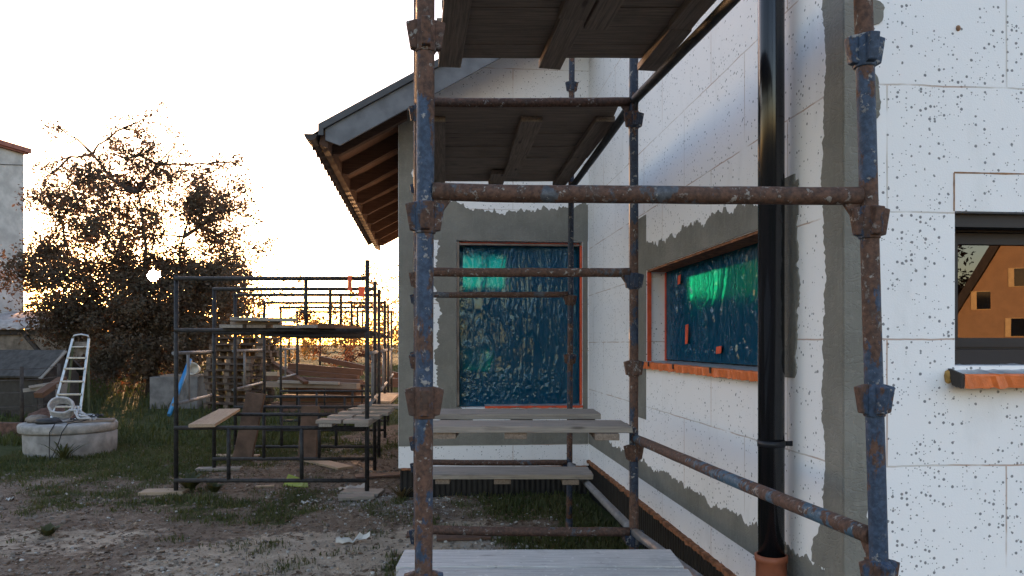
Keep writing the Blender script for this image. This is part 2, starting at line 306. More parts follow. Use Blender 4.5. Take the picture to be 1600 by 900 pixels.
# ------------------------------------------------------------------ mesh builder
class MB:
    def __init__(s): s.v = []; s.f = []; s.sm = []
    def add(s, vs, fs, smooth=False):
        o = len(s.v); s.v.extend(vs)
        for f in fs: s.f.append([o + i for i in f]); s.sm.append(smooth)
        return s
    def box(s, c, size, rot=None):
        hx, hy, hz = (q / 2 for q in size); c = Vector(c)
        vs = [Vector((a * hx, b * hy, d * hz)) for a in (-1, 1) for b in (-1, 1) for d in (-1, 1)]
        if rot is not None: vs = [rot @ q for q in vs]
        return s.add([c + q for q in vs], [(0, 1, 3, 2), (4, 6, 7, 5), (0, 4, 5, 1), (2, 3, 7, 6), (0, 2, 6, 4), (1, 5, 7, 3)])
    def bx(s, lo, hi):
        return s.box([(a + b) / 2 for a, b in zip(lo, hi)], [b - a for a, b in zip(lo, hi)])
    def bar(s, p0, p1, w, h, up=(0, 0, 1)):
        """a rectangular bar from p0 to p1: w across, h along up"""
        p0, p1 = Vector(p0), Vector(p1); x = (p1 - p0); L = x.length; x.normalize()
        y = Vector(up).cross(x).normalized(); z = x.cross(y)
        return s.box((p0 + p1) / 2, (L, w, h), Matrix((x, y, z)).transposed())
    def path(s, pts, r, seg=10, caps=True, smooth=True):
        pts = [Vector(p) for p in pts]; n = len(pts); rr = r if isinstance(r, (list, tuple)) else [r] * n
        vs = []; ref = None
        for i, p in enumerate(pts):
            t = (pts[min(i + 1, n - 1)] - pts[max(i - 1, 0)]).normalized()
            if ref is None: ref = Vector((0, 0, 1)) if abs(t.z) < 0.9 else Vector((1, 0, 0))
            a = (ref - t * ref.dot(t)).normalized(); b = t.cross(a); ref = a
            for k in range(seg):
                q = 2 * pi * k / seg; vs.append(p + (a * cos(q) + b * sin(q)) * rr[i])
        fs = [(i * seg + k, i * seg + (k + 1) % seg, (i + 1) * seg + (k + 1) % seg, (i + 1) * seg + k) for i in range(n - 1) for k in range(seg)]
        s.add(vs, fs, smooth)
        if caps:
            o = len(s.v) - n * seg
            s.f.append([o + k for k in range(seg)][::-1]); s.sm.append(False)
            s.f.append([o + (n - 1) * seg + k for k in range(seg)]); s.sm.append(False)
        return s
    def tube(s, p0, p1, r, seg=16, r1=None): return s.path([p0, p1], [r, r if r1 is None else r1], seg)
    def lathe(s, c, prof, seg=32, axis=None):
        c = Vector(c); n = len(prof); vs = []
        for r, z in prof:
            for k in range(seg):
                q = 2 * pi * k / seg; v = Vector((r * cos(q), r * sin(q), z))
                vs.append(c + (axis @ v if axis is not None else v))
        s.add(vs, [(i * seg + k, i * seg + (k + 1) % seg, (i + 1) * seg + (k + 1) % seg, (i + 1) * seg + k) for i in range(n - 1) for k in range(seg)], True)
        return s
    def prism(s, poly, ext):
        """poly: list of points, extruded by vector ext"""
        n = len(poly); e = Vector(ext); a = [Vector(p) for p in poly]
        return s.add(a + [p + e for p in a], [tuple(range(n))[::-1], tuple(range(n, 2 * n))] + [(i, (i + 1) % n, n + (i + 1) % n, n + i) for i in range(n)])
    def quad(s, a, b, c, d): return s.add([Vector(a), Vector(b), Vector(c), Vector(d)], [(0, 1, 2, 3)])

WM = {}
def link(o, parent, M):
    COL.objects.link(o); WM[o.name] = M
    if parent is not None:
        o.parent = parent; o.matrix_basis = WM[parent.name].inverted() @ M
    else: o.matrix_basis = M
    return o
def tag(o, label=None, cat=None, group=None, kind=None):
    for k, v in (('label', label), ('category', cat), ('group', group), ('kind', kind)):
        if v: o[k] = v
    return o
def thing(name, label, cat, loc, group=None):
    o = bpy.data.objects.new(name, None); o.empty_display_size = 0.2
    link(o, None, Matrix.Translation(Vector(loc))); return tag(o, label, cat, group)
def obj(name, mb, mat, parent=None, M=None, bevel=0.0, loc=None, **kw):
    """one mesh object. Without M the vertices are world coordinates; with M they are local."""
    if M is None:
        if parent is not None: base = WM[parent.name].to_translation()
        else: base = Vector(loc) if loc is not None else Vector((0, 0, 0))
        M = Matrix.Translation(base); vs = [Vector(v) - base for v in mb.v]
    else: vs = mb.v
    me = bpy.data.meshes.new(name); me.from_pydata([tuple(v) for v in vs], [], mb.f)
    me.polygons.foreach_set('use_smooth', mb.sm); me.materials.append(mat); me.update()
    o = bpy.data.objects.new(name, me); link(o, parent, M)
    if bevel:
        b = o.modifiers.new('bevel', 'BEVEL'); b.width = bevel; b.segments = 2; b.limit_method = 'ANGLE'; b.angle_limit = radians(40)
    return tag(o, **kw)
def frame_at(p0, p1, up=(0, 0, 1)):
    p0, p1 = Vector(p0), Vector(p1); x = (p1 - p0).normalized(); y = Vector(up).cross(x).normalized(); z = x.cross(y)
    M = Matrix((x, y, z)).transposed().to_4x4(); M.translation = (p0 + p1) / 2
    return M, (p1 - p0).length
def board(name, p0, p1, w, h, mat, parent=None, up=(0, 0, 1), worn=0.004, **kw):
    """a sawn board along p0-p1, its grain along its own X, slightly uneven"""
    M, L = frame_at(p0, p1, up); mb = MB(); n = max(2, int(L / 0.12)); sd = R() * 90; vs = []
    for i in range(n + 1):
        x = -L / 2 + L * i / n
        for a, b in ((-1, -1), (1, -1), (1, 1), (-1, 1)):
            e = worn
            vs.append(Vector((x + (e * 2 * fb(a + sd, b * 3, 1) if i in (0, n) else 0), a * w / 2 + e * fb(x * 3 + sd, a * 5, 0), b * h / 2 + e * 0.6 * fb(x * 2.5, sd, a * 2))))
    fs = [(i * 4 + k, i * 4 + (k + 1) % 4, i * 4 + 4 + (k + 1) % 4, i * 4 + 4 + k) for i in range(n) for k in range(4)]
    fs = [f[::-1] for f in fs]
    fs += [(0, 1, 2, 3), (n * 4 + 3, n * 4 + 2, n * 4 + 1, n * 4)]
    mb.add(vs, fs)
    return obj(name, mb, mat, parent, M, bevel=0.0025, **kw)
# ================================================================== GROUND
def gz(x, y):
    d = y * CT + x * ST
    h = 0.62 * sm(11, 30, d) + 0.5 * sm(45, 140, d)
    return h
def gzb(x, y):
    n = 0.030 * fb(x * 0.7, y * 0.7, 3) + 0.016 * fb(x * 2.6, y * 2.6, 9) if abs(y) < 40 else 0
    k = sm(0.2, 1.0, sqrt(max(0, (x - 1.5)) ** 2 + max(0, 2.8 - y) ** 2 * 0))
    return gz(x, y) + n
def turf(x, y):
    u = x * CT - y * ST; d = y * CT + x * ST
    n = fb(x * 0.45, y * 0.45, 5) * 0.36 + fb(x * 1.7, y * 1.7, 2) * 0.30
    n *= 1.0 + .9 * sm(9, 7.5, d)
    g = 0.20 + 0.72 * sm(8.0, 10.8, d) * sm(2.4, 4.2, -u) + 0.75 * sm(12.5, 16, d) + 0.10 * sm(2.6, 4.5, -u)
    if u > -0.6 and d < 9: g = 0.24 + 0.40 * sm(0.25, 0.9, u) * sm(2.6, 6, d) + 0.25 * sm(6.9, 7.6, d)
    if d < 0: g = 0.55
    return max(0.0, min(1.0, g + n))
def sand(x, y):
    u = x * CT - y * ST; d = y * CT + x * ST
    s = sm(1.0, 0.25, abs(d - 5.9 - 0.35 * (u + 1.4)) / 1.3) * sm(-3.3, -2.2, u) * sm(0.3, -0.4, u)
    s += 0.7 * sm(1.0, 0.2, abs(d - 6.2) / 0.9) * sm(-5.0, -4.0, u) * sm(-2.6, -3.2, u)
    return max(0.0, min(1.0, s * 0.85 + 0.35 * fb(x * 0.9, y * 0.9, 7)))
def dust(x, y):
    u = x * CT - y * ST; d = y * CT + x * ST
    s = sm(1.0, 0.1, sqrt(((u + 1.2) / 1.7) ** 2 + ((d - 8.0) / 1.7) ** 2)) + 0.9 * sm(1.0, 0.2, sqrt(((u + 0.1) / 0.9) ** 2 + ((d - 6.0) / 1.4) ** 2))
    s += 0.5 * sm(1.0, 0.1, sqrt(((u + 1.2) / 1.6) ** 2 + ((d - 5.2) / 0.8) ** 2))
    return max(0.0, min(1.0, s * 0.75 + 0.25 * fb(x * 1.3, y * 1.3, 4)))
def axis(fine_lo, fine_hi, step, far):
    a = []; x = fine_lo
    while x < fine_hi: a.append(x); x += step
    s = step
    while x < far: a.append(x); s *= 1.22; x += s
    a.append(far); x = fine_lo - step; s = step; b = []
    while x > -far: b.append(x); s *= 1.22; x -= s
    b.append(-far)
    return b[::-1] + a
xs, ys = axis(-9.5, 3.0, 0.105, 900), axis(3.0, 17.5, 0.105, 900)
mb = MB(); nx = len(xs)
P = [(x, y) for y in ys for x in xs]
mb.v = [Vector((x, y, gzb(x, y))) for x, y in P]
mb.f = [[j * nx + i, j * nx + i + 1, (j + 1) * nx + i + 1, (j + 1) * nx + i] for j in range(len(ys) - 1) for i in range(nx - 1)]
mb.sm = [True] * len(mb.f)
ground = obj('ground', mb, GROUND, kind='structure')
for nm, fn in (('turf', turf), ('sand', sand), ('dust', dust)):
    at = ground.data.attributes.new(nm, 'FLOAT', 'POINT')
    at.data.foreach_set('value', [fn(x, y) if abs(x) < 60 and abs(y) < 80 else 0.8 if nm == 'turf' else 0.0 for x, y in P])

# ================================================================== THE HOUSE UNDER CONSTRUCTION
HX, FY, GX, GY, FAR, RX = 1.567, 2.87, -0.457, 8.13, 15.7, 6.8     # side wall, front wall, wing corner, wing front, back, right side
TW = 0.38
house = thing('unfinished_house', 'white unplastered house clad in speckled polystyrene boards, with blue film over its windows', 'house', (HX, FY, 0))
def wall(name, fixed, at, th, a0, a1, z0, z1, holes, mat, parent=house):
    """a wall at x or y = at, its body towards +th, with real openings"""
    def pt(a, t, z): return Vector((at + t, a, z)) if fixed == 'x' else Vector((a, at + t, z))
    A = sorted({a0, a1, *[h[0] for h in holes], *[h[1] for h in holes]}); Z = sorted({z0, z1, *[h[2] for h in holes], *[h[3] for h in holes]})
    mb = MB()
    def solid(i, k):
        if i < 0 or k < 0 or i >= len(A) - 1 or k >= len(Z) - 1: return False
        ca, cz = (A[i] + A[i + 1]) / 2, (Z[k] + Z[k + 1]) / 2
        return not any(h[0] < ca < h[1] and h[2] < cz < h[3] for h in holes)
    for i in range(len(A) - 1):
        for k in range(len(Z) - 1):
            if not solid(i, k): continue
            p, q, r, s = A[i], A[i + 1], Z[k], Z[k + 1]
            mb.quad(pt(p, 0, r), pt(q, 0, r), pt(q, 0, s), pt(p, 0, s)); mb.quad(pt(p, th, r), pt(p, th, s), pt(q, th, s), pt(q, th, r))
            if not solid(i - 1, k): mb.quad(pt(p, 0, r), pt(p, 0, s), pt(p, th, s), pt(p, th, r))
            if not solid(i + 1, k): mb.quad(pt(q, 0, r), pt(q, th, r), pt(q, th, s), pt(q, 0, s))
            if not solid(i, k - 1): mb.quad(pt(p, 0, r), pt(p, th, r), pt(q, th, r), pt(q, 0, r))
            if not solid(i, k + 1): mb.quad(pt(p, 0, s), pt(q, 0, s), pt(q, th, s), pt(p, th, s))
    return obj(name, mb, mat, parent)
SW = (3.55, 5.80, 1.455, 2.170)       # side window opening (y0, y1, z0, z1)
FW = (2.022, 3.45, 1.515, 2.128)      # front window opening (x0, x1, z0, z1)
DW = (0.150, 1.500, 0.930, 2.700)     # wing window opening
side = wall('side_wall', 'x', HX, TW, FY + TW, GY + TW, 0.36, 5.6, [SW], EPS_SIDE)
front = wall('front_wall', 'y', FY, TW, HX, RX, 0.36, 5.6, [FW], EPS_FRONT)
wing = wall('wing_front_wall', 'y', GY, TW, GX, HX, 0.30, 4.02, [DW], EPS_BACK)
mb = MB().prism([(GX, GY, 4.02), (HX, GY, 4.02), (HX, GY, 5.20), (GX, GY, 4.04)], (0, TW, 0)); obj('wing_gable', mb, EPS_BACK, house)
wall('wing_side_wall', 'x', GX, TW, GY + TW, FAR, 0.30, 4.02, [], EPS_SIDE)
wall('back_wall', 'y', FAR, -TW, GX + TW, RX, 0.30, 4.05, [(0.36, 0.80, 2.72, 3.36), (0.88, 1.22, 2.72, 3.36), (0.40, 0.92, 1.12, 1.50), (5.48, 5.96, 2.60, 3.36), (6.03, 6.38, 2.60, 3.36)], EPS_BACK)
wall('far_side_wall', 'x', RX, -TW, FY + TW, FAR - TW, 0.30, 4.6, [], INSIDE)
obj('back_dimming_pane', MB().bx((.37, FAR - .2, 2.73), (1.21, FAR - .19, 3.35)), DIMGLASS, house); obj('back_dimming_pane', MB().bx((.41, FAR - .2, 1.13), (.91, FAR - .19, 1.49)), DIMGLASS, house)  # panes added to weaken and cool the daylight behind the wing film
obj('floor_slab', MB().bx((HX + TW, FY + TW, 0.2), (RX - TW, GY + TW, 0.52)).bx((GX + TW, GY + TW + .003, 0.2), (RX - TW, FAR - TW, 0.52)), SCREED, house)
obj('ceiling_slab', MB().bx((HX + TW, FY + TW, 3.62), (RX - TW, GY + TW, 3.8)).bx((GX + TW, GY + TW + .003, 3.62), (RX - TW, FAR - TW, 3.8)), INSIDE, house)
obj('inner_partition', MB().bx((3.2, GY + 1.9, 0.52), (3.32, FAR - TW, 3.62)), INSIDE, house)
# plinth and membrane
obj('plinth', MB().bx((HX + 0.03, FY + 0.03, -0.3), (HX + TW, GY + .05, 0.36)).bx((GX + 0.03, GY + 0.03, -0.3), (HX + .03, GY + TW, 0.30))
    .bx((HX + TW, FY + 0.03, -0.3), (RX, FY + TW, 0.36)).bx((GX + .03, GY + TW, -.3), (GX + TW, FAR, .3)), MEMBRANE, house)
def dimpled(p0, p1, z0, z1, nrm):
    p0, p1, nrm = Vector(p0), Vector(p1), Vector(nrm); L = (p1 - p0).length; n = int(L / 0.014); mb = MB(); vs = []
    for i in range(n + 1):
        q = p0.lerp(p1, i / n); o = nrm * (0.006 + 0.006 * (i % 4 < 2) + 0.012 * fb(i * 0.02, 4, 1))
        for k in range(3): vs.append(q + o + Vector((0, 0, z0 + (z1 - z0) * k / 2 + (0.012 * fb(i * 0.05, 1, 7) if k == 2 else 0))))
    mb.add(vs, [(i * 3 + k, i * 3 + 3 + k, i * 3 + 4 + k, i * 3 + 1 + k) for i in range(n) for k in range(2)], False)
    return mb
obj('dimpled_membrane', dimpled((HX + .012, FY + .01, 0), (HX + .012, GY + .012, 0), -0.12, 0.345, (-1, 0, 0)), MEMBRANE, house, label='black dimpled foundation membrane along the wall foot')
obj('dimpled_membrane', dimpled((GX + .02, GY + .012, 0), (HX - .01, GY + .012, 0), -0.12, 0.285, (0, -1, 0)), MEMBRANE, house)
def crumb_strip(p0, p1, z, nrm, w=0.03, h=0.016):
    p0, p1, nrm = Vector(p0), Vector(p1), Vector(nrm); n = int((p1 - p0).length / 0.03); mb = MB(); vs = []
    for i in range(n + 1):
        q = p0.lerp(p1, i / n); a = 1 + 0.5 * fb(i * 0.37, 2, 5)
        for dx, dz in ((-.01, -h), (w * a, -h * a), (w * a, h * a * .6), (-.01, h * a)): vs.append(q + nrm * dx + Vector((0, 0, z + dz)))
    mb.add(vs, [(i * 4 + k, i * 4 + (k + 1) % 4, i * 4 + 4 + (k + 1) % 4, i * 4 + 4 + k) for i in range(n) for k in range(4)])
    return mb
obj('foam_edge', crumb_strip((HX + .002, FY + .03, 0), (HX + .002, GY - .02, 0), 0.352, (-1, 0, 0)), FOAM, house, label='rust brown strip of foam and board above the black membrane')
obj('foam_edge', crumb_strip((GX + .03, GY + .002, 0), (HX - .03, GY + .002, 0), 0.292, (0, -1, 0), .024, .012), FOAM, house)

# adhesive patches: thin coats with ragged edges
def coat(fixed, at, sgn, along, a0, a1, lo, hi, rlo=0.0, rhi=0.0, off=0.004, seed=0, step=0.012):
    """coat on a wall; along = 'a' (strip runs horizontally, lo/hi are heights) or 'z' (strip runs up, lo/hi are horizontal)"""
    n = max(2, int(abs(a1 - a0) / step)); mb = MB(); vs = []
    f = lambda v, s: v(s) if callable(v) else v
    def rag(i, r, k):
        s = a0 + (a1 - a0) * i / n
        w = fb(s * 2.4, seed + k, 1) * 0.75 + fb(s * 9, seed + k, 2) * 0.45 + fb(s * 34, seed + k, 3) * 0.32 + .5 * max(0, fb(s * 15, seed + k, 8)) ** 2 * 4 * (R() ** 2) + R() * .10
        return r * w * 1.5
    for i in range(n + 1):
        s = a0 + (a1 - a0) * i / n
        b, c = f(lo, s) + rag(i, rlo, 11), f(hi, s) + rag(i, rhi, 47)
        for q, o in ((b, -0.001), (b + .003, off), (c - .003, off), (c, -0.001)):
            a, z = (s, q) if along == 'a' else (q, s)
            vs.append(Vector((at + sgn * o, a, z)) if fixed == 'x' else Vector((a, at + sgn * o, z)))
    mb.add(vs, [(i * 4 + k, i * 4 + 4 + k, i * 4 + 5 + k, i * 4 + 1 + k) for i in range(n) for k in range(3)])
    return mb
def pc(*a, **k): return obj('plaster_coat', coat(*a, **k), PLASTER, house)
X_ = ('x', HX, -1); Y_ = ('y', FY, -1); G_ = ('y', GY, -1)
pc(*X_, 'a', 2.872, GY - .004, 0.535, 0.68, 0.0, 0.045, off=0.0045, seed=1)                 # band above the plinth
pc(*X_, 'z', 0.68, 5.6, 2.8735, lambda z: 3.03 + 0.10 * sm(.95, .7, z), 0.0, 0.028, off=0.0052, seed=2)       # corner strip
pc(*X_, 'a', 3.255, 6.12, 2.171, lambda y: 2.335 + 0.05 * sm(5.4, 5.9, y) - 0.03 * sm(4.2, 3.6, y), 0.0, 0.055, off=0.0045, seed=3)   # over the side window
pc(*X_, 'z', 1.02, 2.60, 5.802, 6.13, 0.0, 0.045, off=0.0056, seed=4)
pc(*X_, 'z', 1.45, 2.36, lambda z: 3.27, 3.549, 0.03, 0.0, off=0.0056, seed=5)
pc(*Y_, 'z', 0.36, 5.6, HX - .0056, 1.668, 0.0, 0.018, off=0.0045, seed=6)
for z, a, w, s in ((2.90, .11, .05, 1), (2.58, .21, .035, 2), (1.96, .09, .035, 3), (2.30, .12, .018, 4), (1.12, .05, .02, 5)):   # smears beyond the corner strip
    pc(*Y_, 'z', z - a / 2, z + a / 2, 1.655, lambda q, z=z, a=a, w=w: 1.675 + w * sqrt(max(0, 1 - ((q - z) / (a / 2)) ** 2)), 0, 0.018, off=0.0062, seed=20 + s)
pc(*G_, 'z', 0.53, 4.05, GX + .002, lambda z: -0.285, 0.0, 0.04, off=0.0045, seed=7)
pc(*G_, 'z', 0.88, 2.95, lambda z: -0.06, 0.149, 0.045, 0.0, off=0.0045, seed=8)
pc(*G_, 'a', -0.10, HX - .01, 2.701, lambda x: 3.02 + .1 * sm(.3, .1, x) + .05 * sm(1.2, 1.3, x), 0.0, 0.06, off=0.0056, seed=9)
pc(*G_, 'z', 0.88, 2.72, 1.501, HX - .012, 0.0, 0.0, off=0.0045, seed=10)
pc(*G_, 'a', GX + .003, HX - .01, 0.532, lambda x: .74 + .16 * sm(-.05, -.2, x), 0.0, 0.05, off=0.0062, seed=11)
pc(*G_, 'a', 0.0, 0.42, .70, lambda x: .93 - .2 * sm(.2, .42, x), 0.0, 0.03, off=0.0075, seed=12)

# windows
def film(o, ax, up, w, h, nrm, n, amp, seed):
    """a crumpled sheet of film"""
    o, ax, up, nrm = Vector(o), Vector(ax), Vector(up), Vector(nrm); m = int(n * h / w) + 2; mb = MB(); vs = []
    for j in range(m + 1):
        for i in range(n + 1):
            a, b = i / n, j / m; e = min(1, 12 * a, 12 * (1 - a), 9 * b + .15, 14 * (1 - b))
            f = (1 - min(1, 3 * abs(fb(a * w * 5 + seed + .9 * fb(a * 2, b * 2, seed), b * h * .7, 1)))) ** 3 * 1.2 + (1 - min(1, 4 * abs(fb(a * w * 11 + .5 * b + seed, b * h * 1.6, 5)))) ** 3 * .7 + fb(a * w * 2, b * h * 1.2 + seed, 4) * 0.5
            f += 1.9 * abs(fb(a * w * 14 + seed, b * h * 12, 8)) * sm(0.30, 0.02, b)
            vs.append(o + ax * (a * w) + up * (b * h) + nrm * (amp * .75 * e * f))
    mb.add(vs, [(j * (n + 1) + i, j * (n + 1) + i + 1, (j + 1) * (n + 1) + i + 1, (j + 1) * (n + 1) + i) for j in range(m) for i in range(n)], True)
    return mb
def ring(fixed, at, a0, a1, z0, z1, w, d):
    """a rectangular frame of four butted bars; body from at to at + d"""
    mb = MB()
    for p, q, r, s in ((a0, a1, z0, z0 + w), (a0, a1, z1 - w, z1), (a0, a0 + w, z0 + w, z1 - w), (a1 - w, a1, z0 + w, z1 - w)):
        lo, hi = sorted((at, at + d))
        mb.bx((lo, p, r), (hi, q, s)) if fixed == 'x' else mb.bx((p, lo, r), (q, hi, s))
    return mb
# side window
w1 = obj('window', ring('x', HX + .19, SW[0] + .004, SW[1] - .004, SW[2] + .004, SW[3] - .004, .07, .08), FRAME_BLACK, house, label='low wide window on the long wall sealed with blue film')
obj('film', film((HX + .15, SW[1] - .02, SW[2] + .03), (0, -1, 0), (0, 0, 1), SW[1] - SW[0] - .03, SW[3] - SW[2] - .045, (-1, 0, 0), 200, .012, 3), FOIL, w1)
mb = MB().bar((HX + .02, SW[1] - .012, SW[2] + .012), (HX + .02, SW[1] - .012, SW[3] - .012), .012, .03, up=(1, 0, 0))
mb.bar((HX + .15, SW[1] - .014, SW[2] + .02), (HX + .15, SW[1] - .014, SW[3] - .02), .03, .012, up=(1, 0, 0)); obj('tape', mb, TAPE_RED, w1)
for a, b, z0, z1 in ((5.25, 5.20, 1.60, 1.74), (4.64, 4.56, 1.54, 1.59), (5.42, 5.37, 2.03, 2.10)):
    mb = MB().prism([(HX + .128, a, z0), (HX + .128, b, z0 + .006), (HX + .131, b - .006, z1), (HX + .129, a - .004, z1 - .006)], (.004, 0, 0))
    obj('tape_scrap', mb, TAPE_RED, w1)
obj('reveal_edge', MB().bx((HX + .004, SW[0] + .01, SW[3] - .016), (HX + .2, SW[1] - .03, SW[3] - .002)), FOAM, w1)
def sill(axis_pts, out, depth_in, z, drop, nrm, rise=.010):
    """outer sill with crumpled film on top and tape round its nose"""
    p0, p1, nrm = Vector(axis_pts[0]), Vector(axis_pts[1]), Vector(nrm); n = int((p1 - p0).length / 0.02)
    top, nose = [], []
    for i in range(n + 1):
        q = p0.lerp(p1, i / n); k = 0.004 * fb(i * .21, 3, 2) + .0025 * fb(i * .9, 8, z)
        top += [q - nrm * depth_in + Vector((0, 0, z + rise + k)), q + nrm * (out * .5) + Vector((0, 0, z + rise * .3 + 2 * k)), q + nrm * (out + .001) + Vector((0, 0, z))]
        for o, dz in ((out - .018, .0035 + k), (out + .001, .001), (out + .004 + 1.6 * k, -.006 + .5 * k), (out + .001 - 2 * k, -drop + 2 * k), (out - .02, -drop + k)):
            nose.append(q + nrm * o + Vector((0, 0, z + dz)))
    a = MB().add(top, [(i * 3 + j, i * 3 + 3 + j, i * 3 + 4 + j, i * 3 + 1 + j) for i in range(n) for j in range(2)], True)
    b = MB().add(nose, [(i * 5 + j, i * 5 + 5 + j, i * 5 + 6 + j, i * 5 + 1 + j) for i in range(n) for j in range(4)], False)
    return a, b
a, b = sill(((HX, SW[1] + .03, 0), (HX, SW[0] - .03, 0)), .055, .18, 1.466, .046, (-1, 0, 0))
s = obj('sill', a, ZINC, w1); obj('sill_tape', b, TAPE, w1)
for y in (5.5, 4.9, 4.2): obj('sill_clip', MB().bx((HX - .066, y, 1.438), (HX - .060, y + .02, 1.47)), SHEDDARK, w1)
# wing window
w2 = obj('window', ring('y', GY + .18, DW[0] + .004, DW[1] - .004, DW[2] + .004, DW[3] - .004, .07, .08).bx((.86, GY + .185, 1.0), (.93, GY + .255, 2.63)), FRAME_BLACK, house, label='tall window of the wing sealed with creased blue film')
obj('film', film((DW[0] + .035, GY + .13, DW[2] + .005), (1, 0, 0), (0, 0, 1), DW[1] - DW[0] - .05, DW[3] - DW[2] - .03, (0, -1, 0), 170, .009, 8), FOIL, w2)
obj('tape', MB().bx((1.474, GY + .02, .95), (1.496, GY + .036, 2.66)).bx((.17, GY + .09, 2.676), (1.48, GY + .10, 2.694)), TAPE_RED, w2)
obj('reveal_board', MB().bx((.155, GY + .015, .95), (.18, GY + .12, 2.69)).bx((.185, GY + .02, 2.655), (1.47, GY + .085, 2.672)), SHEDWOOD, w2)
a, b = sill(((DW[0] + .3, GY, 0), (DW[1] - .004, GY, 0)), .03, .13, .945, .02, (0, -1, 0)); obj('sill', a, ZINC, w2); obj('sill_tape', b, TAPE_RED, w2)
# front window
w3 = obj('window', ring('y', FY + .115, FW[0] + .002, FW[1], FW[2] + .002, FW[3] - .002, .062, .07), FRAME_BLACK, house, label='dark framed window reflecting a sunlit ochre gable')
obj('sash', ring('y', FY + .137, FW[0] + .064, FW[1] - .064, FW[2] + .066, FW[3] - .066, .046, .05).bx((FW[0] + .064, FY + .130, FW[2] + .074), (FW[1] - .064, FY + .1365, FW[2] + .082)), FRAME_BLACK, w3)
obj('pane', MB().bx((FW[0] + .11, FY + .155, FW[2] + .112), (FW[1] - .11, FY + .161, FW[3] - .112)), GLASS, w3)
obj('shutter_guide', MB().bx((FW[0] + .004, FY + .045, FW[3] - .055), (FW[1], FY + .110, FW[3] - .004)).bx((FW[0] + .003, FY + .03, FW[2] + .01), (FW[0] + .022, FY + .112, FW[3] - .058)), FRAME_BLACK, w3)
obj('inner_lining', MB().bx((FW[0] - .1, FY + .42, FW[2] - .1), (FW[1] + .1, FY + .44, FW[3] + .2)), INSIDE, w3)
a, b = sill(((FW[0] - .02, FY, 0), (FW[1] + .05, FY, 0)), .085, .115, 1.484, .052, (0, -1, 0), .034); obj('sill', a, ZINC, w3)
obj('sill_tape', b, TAPE, w3)
obj('sill_end', MB().prism([(FW[0] - .021, FY - .006, 1.505), (FW[0] - .021, FY - .086, 1.484), (FW[0] - .021, FY - .082, 1.430), (FW[0] - .021, FY - .03, 1.440)], (-.012, 0, 0)), SHEDDARK, w3)
obj('foam_lump', MB().lathe((FW[0] - .03, FY - .004, 1.475), [(.001, -.03), (.012, -.024), (.017, 0), (.013, .018), (.001, .025)], 10), simple('yellow_brown_foam', (.42, .25, .08), .9, .4, 30, .6), w3)

obj('foam_seam', crumb_strip((FW[0] - .004, FY + .002, 0), (FW[1], FY + .002, 0), 2.281, (0, -1, 0), .003, .004), SEAM, house, label='brown foam seam above the dark framed window')
mb = MB(); vs = []
for i in range(11):
    z = 2.128 + .15 * i / 10; a = .004 + .003 * fb(i * .6, 2, 2); vs += [Vector((FW[0] - .003 - a, FY + .001, z)), Vector((FW[0] - .003, FY - .005, z)), Vector((FW[0] - .003 + a, FY + .001, z))]
mb.add(vs, [(i * 3 + k, i * 3 + k + 1, i * 3 + 4 + k, i * 3 + 3 + k) for i in range(10) for k in range(2)]); obj('foam_seam', mb, SEAM, house)
obj('foam_dab', MB().lathe((2.035, FY - .001, 2.852), [(.001, -.012), (.007, -.009), (.0095, 0), (.007, .008), (.001, .012)], 9), SEAM, house)
# downpipe
DX, DY = HX - .095, 3.33
dp = obj('downpipe', MB().tube((DX, DY, .34), (DX, DY, 5.5), .0575, 40), BLACK_PVC, house, label='glossy black plastic downpipe')
obj('socket', MB().lathe((DX, DY, 0), [(.066, -.02), (.066, .44), (.074, .445), (.077, .465), (.077, .51), (.073, .53), (.067, .54), (.067, .625), (.072, .63), (.072, .655), (.062, .657)], 40), CLAY_PVC, dp)
for z in (1.155, 3.3):
    mb = MB().lathe((DX, DY, z), [(.0576, -.014), (.0605, -.014), (.0605, .014), (.0576, .014)], 40)
    mb.bx((DX + .052, DY - .012, z - .011), (DX + .105, DY - .006, z + .011)).tube((DX + .075, DY - .02, z), (DX + .075, DY, z), .006, 8)
    obj('clamp', mb, FRAME_BLACK, dp)

# roof of the wing
EX, EZ, SL = -1.165, 3.675, math.tan(radians(30)); YF, YB = 7.60, 15.95; RIDGE = 3.17
def flare(mb):
    """the eave runs out a little towards the back of the wing"""
    for i, v in enumerate(mb.v):
        k = max(0.0, min(1.3, (GX - v.x) / (GX - EX))) * max(0.0, v.y - YF); mb.v[i] = Vector((v.x - .0195 * k, v.y, v.z))
    return mb
def rz(x): return EZ + (x - EX) * SL
def slope_board(y0, y1, x0, x1, t0, t1):
    return MB().prism([(x0, y0, rz(x0) + t0), (x1, y0, rz(x1) + t0), (x1, y0, rz(x1) + t1), (x0, y0, rz(x0) + t1)], (0, y1 - y0, 0))
DECK = m_wood('roof_deck_board', (0.14, 0.085, 0.06), (0.22, 0.14, 0.095), 0.85)
RAFT = m_wood('brown_rafter', (0.062, 0.036, 0.027), (0.11, 0.066, 0.047), 0.85)
obj('roof_deck', flare(slope_board(YF + .03, YB, EX + .01, GX, -.03, 0.0)), DECK, house); obj('roof_deck', slope_board(YF + .03, YB, GX, 1.55, -.03, 0.0), DECK, house)
obj('roof_ridge_half', slope_board(GY + TW + .02, YB, 1.56, RIDGE, -.03, .06).prism([(RIDGE, GY + TW + .02, rz(RIDGE) - .03), (7.64, GY + TW + .02, 3.645), (7.64, GY + TW + .02, 3.735), (RIDGE, GY + TW + .02, rz(RIDGE) + .06)], (0, YB - GY - TW - .02, 0)), TILE, house)
y = YF + .36
